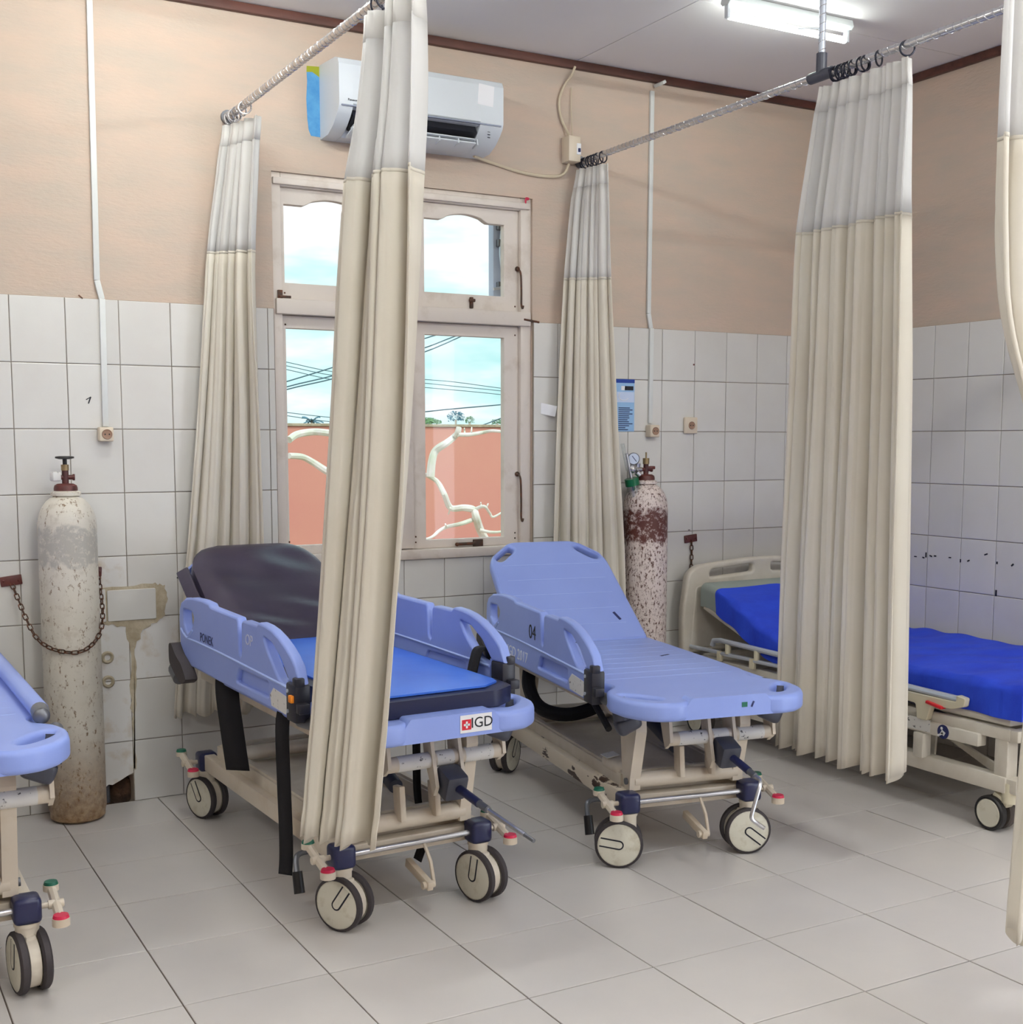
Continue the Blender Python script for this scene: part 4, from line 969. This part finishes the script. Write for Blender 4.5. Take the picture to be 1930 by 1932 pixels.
    for xx,yy,rz in ((-.05,.3,0),(.17,-.1,25),(-.2,-.25,70)):
        g = G(); g.box((xx,yy,deck),(.05,.012,.002),RZ(rz),.0008); g.obj('strap_slot','ink_navy',seat)
    bo_ = [(-.30,0),(-.295,.12),(-.278,.50),(-.262,.545),(-.165,.632),(-.13,.64),(.13,.64),(.165,.632),(.262,.545),(.278,.50),(.295,.12),(.30,0)]
    def gh(sx): return [(sx*a,b) for a,b in rounded([(.245,.535),(.165,.605),(.145,.60),(.15,.575),(.215,.515),(.24,.512)],.012,4)]
    Mb = Matrix.Translation((0,.315,deck)) @ Matrix.Rotation(math.radians(back_ang),4,'X')
    back = plate('backrest_deck',[rounded(bo_,.025,3),gh(1),gh(-1)],.046,'plastic_blue',t,Mb,.014,Mb.to_3x3()@Vector((0,0,-.023)),3)
    for k in range(5):
        a = Mb@Vector((-.23,.10+.095*k,-.001)); b = Mb@Vector((.23,.10+.095*k,-.001))
        g = G(); g.cyl(a,b,.0018,n=6); g.obj('groove_rib','plastic_blue_light',back)
    g = G(); g.box(Mb@Vector((.2,.14,.0005)),(.012,.05,.002),(Mb.to_3x3()@RZ(20)),.0008); g.obj('strap_slot','ink_navy',back)
    for sx in (-1,1):
        a = Mb@Vector((sx*.2,.3,-.05)); g = G(); g.cyl(a,(sx*.2,.2,deck-.1),.01,n=10); g.obj('backrest_strut','steel_grey',t)
    # side rails
    ol = dict(opts.get('left',{})); orr = dict(opts.get('right',{}))
    side_rail(t, -.345, railz, -1, ol)
    if opts.get('right_down'):                           # rail folded down flat along the deck edge
        xf, zf = opts['right_down']
        g = G(); g.box((xf,-.06,zf),(.05,1.05,.036),None,.016,3); fr_ = g.obj('folded_rail','plastic_blue',t)
        g = G(); g.cyl((xf,-.575,zf),(xf-.004,-.63,zf-.004),.024,.022,16); g.sph((xf-.004,-.63,zf-.004),.022,(1,.6,1),12); g.obj('rail_end','steel_grey',fr_)
    else: side_rail(t, .345, railz, 1, orr)
    # drip stand hose / bag
    if opts.get('hose'):
        g = G(); g.tube(smooth_line([(-.22,.36,deck-.08),(-.25,.30,deck-.17),(-.24,.18,deck-.24),(-.15,.08,deck-.25),(-.02,.05,deck-.2),(.05,.08,deck-.1)]),.028,10); g.obj('rubber_hose','webbing',t)
        g = G(); g.tube(smooth_line([(-.28,-.42,deck-.07),(-.285,-.52,deck-.11),(-.285,-.60,deck-.15)]),.012,8); g.obj('rubber_hose','webbing',t)
    return t, seat
A_, seatA = stretcher('powder-blue stretcher with a dark padded backrest, partly behind the draped curtain', (.859,-1.0), 2.0, .665, .64, 33,
    ((212,.01,55),(198,.015,80),(203,.0,118),(230,.02,40)), {'crank':'out','left':{'sticker':1,'orange':1,'texts':[('PONEK',.045,'ink_navy',.20,.128,0),('OP',.05,'ink_white',-.235,.185,.15)]},'right':{}})
B_, seatB = stretcher('powder-blue stretcher without a pad, marked 04, its chassis rusty', (2.053,-1.02), -10.0, .62, .572, 37,
    ((238,-.03,170),(250,-.01,-38),(306,.0,60),(240,.02,40)), {'crank':'in','rusty':1,'hose':1,'right_down':(.335,.585),'left':{'sticker':1,'texts':[('04',.078,'ink_black',-.045,.155,0),('IGD 2017',.060,'ink_pale',.13,.045,.1),('I',.10,'ink_pale',.42,.075,0)]},'right':{}})
C_, seatC = stretcher('powder-blue stretcher whose foot corner stands beside the white cylinder', (-.475,-1.0), 0.0, .715, .69, 20,
    ((200,.01,60),(187,.01,80),(200,.0,40),(200,.0,40)), {'crank':'in','right_down':(.30,.735),'left':{'sticker':1},'right':{}})
# foot label of stretcher A
dA = .665
g = G(); g.box((.075,-.9235,dA-.022),(.105,.001,.052)); g.obj('sticker','sticker_plain',A_,False)
g = G(); g.box((.043,-.9246,dA-.024),(.03,.001,.03)); g.obj('logo_square','ink_red',A_,False)
g = G(); g.box((.043,-.9254,dA-.024),(.02,.001,.006)); g.box((.043,-.9254,dA-.024),(.006,.001,.02)); g.obj('logo_cross','sticker_plain',A_,False)
text('lettering','IGD',.043,'ink_black',A_,face_mtx((1,0,0),(0,0,1),(.094,-.9246,dA-.022)),.0004)
for seat_, d_ in ((B_,.62),):
    g = G(); g.box((.055,-.9235,d_-.022),(.02,.001,.016)); g.obj('sticker','pad_green',seat_,False)
    g = G(); g.box((.085,-.9235,d_-.022),(.006,.001,.02),RY(25)); g.obj('sticker','ink_navy',seat_,False)
# straps hanging from stretcher A
def strap(parent, pts, w, name='strap', wd=(0,1,0)):
    wd = Vector(wd).normalized()
    P = smooth_line(pts,6); g = G(); V = []
    for p in P: V.append((g.bm.verts.new(p-wd*w/2), g.bm.verts.new(p+wd*w/2)))
    for a,b in zip(V,V[1:]): g.bm.faces.new((a[0],a[1],b[1],b[0]))
    ob = g.obj(name,'webbing',parent); m_ = ob.modifiers.new('thick','SOLIDIFY'); m_.thickness = .004; m_.offset = 0; return ob
strap(A_, [(-.30,.17,.66),(-.305,.165,.58),(-.302,.13,.45),(-.295,.10,.318)], .085, 'strap', (.75,-.65,0))
strap(A_, [(-.30,-.40,.66),(-.318,-.40,.58),(-.315,-.395,.40),(-.31,-.39,.25),(-.312,-.395,.16),(-.322,-.41,.105)], .048, 'strap', (.6,-.8,0))
strap(A_, [(.30,-.50,.70),(.31,-.50,.74),(.325,-.50,.775),(.36,-.50,.775),(.372,-.50,.73),(.37,-.50,.68)], .06)
strap(A_, [(.12,-.45,.6),(.12,-.45,.45),(.118,-.46,.3),(.13,-.48,.18),(.10,-.49,.10)], .05)
# ------------------------------------------------------------------ pads on stretcher A
def lift(m, f): 
    return f
pad = thing('stretcher_pad','dark purple-black padded back section with a blue foot section on the stretcher','pad',(.859,-1.0,.665),math.radians(2.0))
def pad_mesh(outline_w, y0, y1, z0, z1, M_, name, m, parent, ny=26, puff=.012, round_end=(.1,.1), wr=0):
    g = G(); nx = 16
    def w_at(y):
        t = (y-y0)/(y1-y0); w = outline_w
        r0, r1 = round_end; L = abs(y1-y0)
        if r0 and t*L < r0: q = 1-t*L/r0; w -= r0*.85*(1-math.sqrt(max(0,1-q*q)))
        if r1 and (1-t)*L < r1: q = 1-(1-t)*L/r1; w -= r1*.85*(1-math.sqrt(max(0,1-q*q)))
        return w
    rnd = random.Random(5)
    def P(u, v, top):
        y = y0+(y1-y0)*v; w = w_at(y); x = -w+2*w*u
        e_ = max(0, 1-(2*abs(u-.5))**6)*max(0,1-(2*abs(v-.5))**10)
        z = z1 + puff*e_ if top else z0
        if top and wr: z += wr*e_*math.sin(9*u+7*v*3+2*math.sin(4*v))*(.5+.5*math.sin(13*v-3*u))
        return M_@Vector((x,y,z))
    T = [[g.bm.verts.new(P(i/nx,j/ny,True)) for j in range(ny+1)] for i in range(nx+1)]
    Bm = [[g.bm.verts.new(P(i/nx,j/ny,False)) for j in range(ny+1)] for i in range(nx+1)]
    for i in range(nx):
        for j in range(ny):
            g.bm.faces.new((T[i][j],T[i+1][j],T[i+1][j+1],T[i][j+1])); g.bm.faces.new((Bm[i][j],Bm[i][j+1],Bm[i+1][j+1],Bm[i+1][j]))
    for j in range(ny):
        g.bm.faces.new((T[0][j],T[0][j+1],Bm[0][j+1],Bm[0][j])); g.bm.faces.new((T[nx][j+1],T[nx][j],Bm[nx][j],Bm[nx][j+1]))
    for i in range(nx):
        g.bm.faces.new((T[i+1][0],T[i][0],Bm[i][0],Bm[i+1][0])); g.bm.faces.new((T[i][ny],T[i+1][ny],Bm[i+1][ny],Bm[i][ny]))
    return g.obj(name, m, parent, True, 50)
I4 = Matrix.Identity(4)
pad_mesh(.268, -.86, .31, .003, .052, I4, 'foot_section', 'vinyl_navy', pad, round_end=(.09,0))
pad_mesh(.235, -.83, .31, .058, .064, I4, 'foot_cover', 'vinyl_blue', pad, puff=.008, round_end=(.09,0))
Mp = Matrix.Translation((0,.315,0)) @ Matrix.Rotation(math.radians(33),4,'X')
pad_mesh(.262, -.03, .60, .003, .062, Mp, 'back_section', 'vinyl_black', pad, puff=.03, round_end=(0,.16), wr=.008)
for sx in (-1,1):
    g = G(); g.box(Mp@Vector((sx*.285,.34,.02)),(.05,.34,.012),Mp.to_3x3()@RY(sx*35),.006); g.obj('side_flap','vinyl_black',pad)
# ------------------------------------------------------------------ hospital bed on the right
bd = thing('hospital_bed','cream adjustable hospital bed against the right wall','bed',(3.565,0,0))
BX0, BX1 = -.435, .43
def bpart(name, m='bed_cream', parent=None): return lambda g, s_=True: g.obj(name, m, parent or bd, s_)
hb = rounded([(-.50,.40),(-.505,.60),(-.475,.80),(-.42,.838),(0,.872),(.42,.838),(.455,.80),(.455,.40)], [.03,.05,.06,.05,.2,.05,.05,.03], 5)
def slot(x0,x1): return rounded([(x0,.775),(x1,.79),(x1-.0,.832),(x0+.01,.812)] if x0 < 0 else [(x0,.79),(x1,.775),(x1-.01,.812),(x0,.832)], .018, 4)
HB = plate('headboard',[hb,slot(-.34,-.06),slot(.06,.34)],.045,'bed_cream',bd,AX_Y,.014,(0,-.105,0),3)
plate('headboard_panel',[rounded([(-.46,.42),(.42,.42),(.40,.74),(-.43,.74)],.03)],.05,'bed_cream',HB,AX_Y,.01,(0,-.105,0))
for x in (BX0+.02,BX1-.02):
    g = G(); g.box((x,-1.06,.372),(.045,1.94,.045),None,.006); g.obj('side_frame','bed_cream',bd)
    g = G(); g.box((x,-1.06,.182),(.055,1.92,.062),None,.006); g.obj('lower_beam','bed_cream',bd)
for y in (-.16,-2.04):
    g = G(); g.box(((BX0+BX1)/2,y,.372),(BX1-BX0,.045,.045),None,.006); g.obj('cross_frame','bed_cream',bd)
    g = G(); g.box(((BX0+BX1)/2,y,.182),(BX1-BX0,.05,.055),None,.006); g.obj('lower_crossbeam','bed_cream',bd)
for x in (BX0+.03,BX1-.03):
    for y in (-.2,-1.99):
        g = G(); g.box((x,y,.275),(.06,.06,.16),None,.006); g.obj('leg_post','bed_cream',bd)
        g = G(); g.cyl((x,y-.03,.115),(x,y-.03,.19),.034,n=18); cs = g.obj('caster','bed_cream_warm',bd)
        cc = Vector((x-.005,y+.03,.066)); q = Vector((-1,0,0)).to_track_quat('Z','Y').to_matrix()
        g = G(); g.lathe([(.054,-.016),(.061,-.016),(.066,-.01),(.066,.01),(.061,.016),(.054,.016)],32,cc+Vector((-.03,0,0)),q); g.obj('tyre','black_plastic',cs)
        g = G(); g.lathe([(0,.015),(.05,.017),(.055,.013),(.055,-.013),(0,-.015)],32,cc+Vector((-.03,0,0)),q); g.obj('wheel_disc','wheel_disc',cs)
        g = G(); g.lathe([(.06,-.016),(.066,-.01),(.066,.01),(.06,.016),(0,.016)],32,cc+Vector((.022,0,0)),q); g.obj('tyre','rubber_brown',cs)
        g = G(); g.box(cc+Vector((.0,-.03,.055)),(.045,.075,.03),RX(25),.01); g.obj('fork','bed_cream_warm',cs)
# mattress platform: flat part and raised head part
g = G(); g.box(((BX0+BX1)/2,-1.40,.418),(BX1-BX0-.02,1.24,.03),None,.006); g.obj('mattress_platform','bed_cream',bd)
g = G(); g.box(((BX0+BX1)/2,-.49,.535),(BX1-BX0-.02,.64,.025),RX(19),.006); g.obj('backrest_platform','bed_cream',bd)
for x in (BX0+.12,BX1-.12):
    g = G(); g.cyl((x,-.35,.56),(x,-.75,.38),.016,n=12); g.obj('backrest_strut','steel_grey',bd)
# linkages seen under the mattress
g = G(); g.prism(rounded([(-1.62,.29),(-1.58,.315),(-1.98,.20),(-2.02,.165),(-1.97,.16)],.015,3), BX0+.09, BX0+.105, 0); g.obj('scissor_arm','bed_cream',bd,False)
g = G(); g.prism(rounded([(-1.55,.16),(-1.62,.16),(-1.63,.30),(-1.58,.315),(-1.54,.29)],.012,3), BX0+.06, BX0+.07, 0); g.obj('scissor_bracket','bed_cream',bd,False)
g = G(); g.cyl((BX0+.055,-1.585,.29),(BX0+.075,-1.585,.29),.014,n=12); g.obj('bolt','steel_grey',bd)
g = G(); g.tube([(BX0+.02,-1.3,.45),(BX0+.02,-1.6,.40),(BX0+.02,-1.86,.362)],.012,8); g.obj('gas_spring','dark_grey',bd)
g = G(); g.box((BX0+.005,-1.62,.33),(.05,.56,.05),None,.006); g.obj('label_beam','bed_cream',bd)
g = G(); g.box((BX0-.0205,-1.60,.338),(.001,.14,.05)); g.obj('label_plate','sticker',bd,False)
g = G(); g.cyl((BX0-.0195,-1.735,.330),(BX0-.0215,-1.735,.330),.028,n=24); g.obj('round_mark','ink_navy',bd)
g = G(); g.cyl((BX0-.0215,-1.728,.343),(BX0-.0222,-1.728,.343),.006,n=12); g.box((BX0-.0218,-1.735,.326),(.0008,.02,.016),RX(30)); g.box((BX0-.0218,-1.722,.318),(.0008,.03,.008),RX(-30)); g.obj('round_mark_figure','sticker_plain',bd,False)
# folding guard rail on the near side, lowered
GX = BX0-.018
gr = G(); gr.tube([(GX,-.30,.463),(GX,-.31,.488),(GX,-.36,.496),(GX,-.8,.489),(GX,-1.3,.480),(GX,-1.81,.471)],.013,10); GR = gr.obj('guard_rail','alu',bd)
for y in (-.42,-.63,-.95,-1.3):
    g = G(); g.cyl((GX,y,.486),(GX,y,.440),.015,n=12); g.obj('rail_socket','bed_cream_warm',GR)
for y0,y1 in ((-.10,-.36),(-.36,-.60),(-.60,-.88),(-1.2,-1.52)):
    g = G(); g.cyl((GX,y0,.434),(GX,y1,.437),.010,n=10); g.obj('rail_link','alu',GR)
    g = G(); g.box((GX,y0,.42),(.02,.035,.05),None,.006); g.cyl((GX-.012,y0,.425),(GX+.012,y0,.425),.010,n=10); g.obj('rail_hinge','bed_cream_warm',GR)
plate('rail_lock',[rounded([(-1.48,.462),(-1.80,.462),(-1.80,.488),(-1.845,.482),(-1.84,.448),(-1.78,.43),(-1.68,.425),(-1.66,.36),(-1.61,.36),(-1.60,.42),(-1.53,.425),(-1.52,.40),(-1.49,.40),(-1.48,.45)],.008,3)],.028,'bed_cream_warm',GR,AX_X,.004,(GX,0,0))
g = G(); g.box((GX-.01,-1.70,.432),(.03,.08,.012),RX(8),.003); g.obj('release_lever','red_plastic',GR)
g = G(); g.box((GX+.01,-1.62,.255),(.05,.05,.10),None,.006); g.obj('rail_post','bed_cream',GR)
# mattress and blue sheet
mt = thing('bed_mattress','grey mattress wrapped in a creased royal-blue sheet on the cream bed','mattress',(3.565,0,.43))
def mat_sec(y):
    """bottom height of the mattress along the bed"""
    if y < -.80: return .004
    t = (y+.80)/.62; return .004 + .205*t*t*(3-2*t) if t < 1 else .209
def mat_surf(name, m, y0, y1, infl, thick, ny, wr=0):
    g = G(); nx = 18; prof = []
    w0, w1 = BX0+.01-infl, BX1-.03+infl
    n = 0
    def sec(y):
        zb = mat_sec(y)-(.0 if not infl else .002); zt = zb+thick+infl; r = .035; pts = []
        for k in range(7):
            a = PI/2*k/6; pts.append((w0+r-r*math.cos(a), zt-r+r*math.sin(a)))
        for k in range(1,nx): pts.append((w0+r+(w1-w0-2*r)*k/nx, zt))
        for k in range(7):
            a = PI/2*k/6; pts.append((w1-r+r*math.sin(a), zt-r+r*math.cos(a)))
        return [(w0,zb)]+pts+[(w1,zb)]
    V = []
    for j in range(ny+1):
        y = y0+(y1-y0)*j/ny; row = []
        for i,(x,z) in enumerate(sec(y)):
            if wr:
                q = math.sin(17*y+5*x)*math.sin(7*y-9*x+1)*.5+math.sin(31*y+11*x+2*math.sin(9*x))*.35
                z += wr*q*(1 if 4 < i < 30 else .2) ; xx = x + (wr*.5*math.sin(23*y+40*z) if i < 6 else 0)
            else: xx = x
            row.append(g.bm.verts.new((xx,y,z)))
        V.append(row)
    for a,b in zip(V,V[1:]):
        for i in range(len(a)-1): g.bm.faces.new((a[i],a[i+1],b[i+1],b[i]))
        g.bm.faces.new((a[-1],a[0],b[0],b[-1]))
    g.bm.faces.new(V[0]); g.bm.faces.new(V[-1][::-1])
    return g.obj(name, m, mt, True, 60)
mat_surf('mattress_core','mattress_grey',-.165,-2.06,0,.115,30)
mat_surf('blue_sheet','sheet_blue',-.30,-2.075,.012,.115,90,.011)

# ------------------------------------------------------------------ scuffs and chips on the walls
def fleck(parent, c, d, side, m='ink_black', rot=0):
    g = G()
    if side == 'back': g.box(c, (d[0],.0012,d[1]), RY(rot))
    else: g.box(c, (.0012,d[0],d[1]), RX(rot))
    g.obj('scuff_mark', m, parent, False)
for u,v,w,h,r in ((1727,1050,10,4,0),(1742,1052,8,5,10),(1747,1047,5,18,0),(1756,1049,10,5,15),(1764,1049,9,5,0),(1792,1052,9,4,0),(1812,1058,4,12,0),(1827,1058,9,5,-25),(1860,1046,12,5,-20),(1881,1062,5,9,0),(1910,1066,10,6,-40),(1879,1119,6,22,0)):
    p = hitp(u,v,0,XR-.0085); k = (p-CAM).length/F_PX
    fleck(wall_right, p, (w*k*.6,h*k*.5), 'right', 'ink_black', r)
for u,v,w,h,r,m in ((169,755,4,26,20,'ink_black'),(166,752,14,3,-30,'ink_black'),(1309,688,6,6,0,'maroon'),(152,560,16,5,40,'iron_dark'),(335,1090,5,5,0,'ink_black'),(1300,1000,8,3,0,'iron_dark')):
    p = at_wall(u,v,-.0085); k = .7*(p-CAM).length/F_PX
    fleck(wall_back, p, (w*k*.8,h*k*.7), 'back', m, r)
g = G(); g.sph((2.238,-.003,2.552),.010,(1.2,.3,.7),10); g.sph((2.230,-.003,2.540),.005,(1,.4,2.2),8); g.obj('paint_blot','pad_red',win)
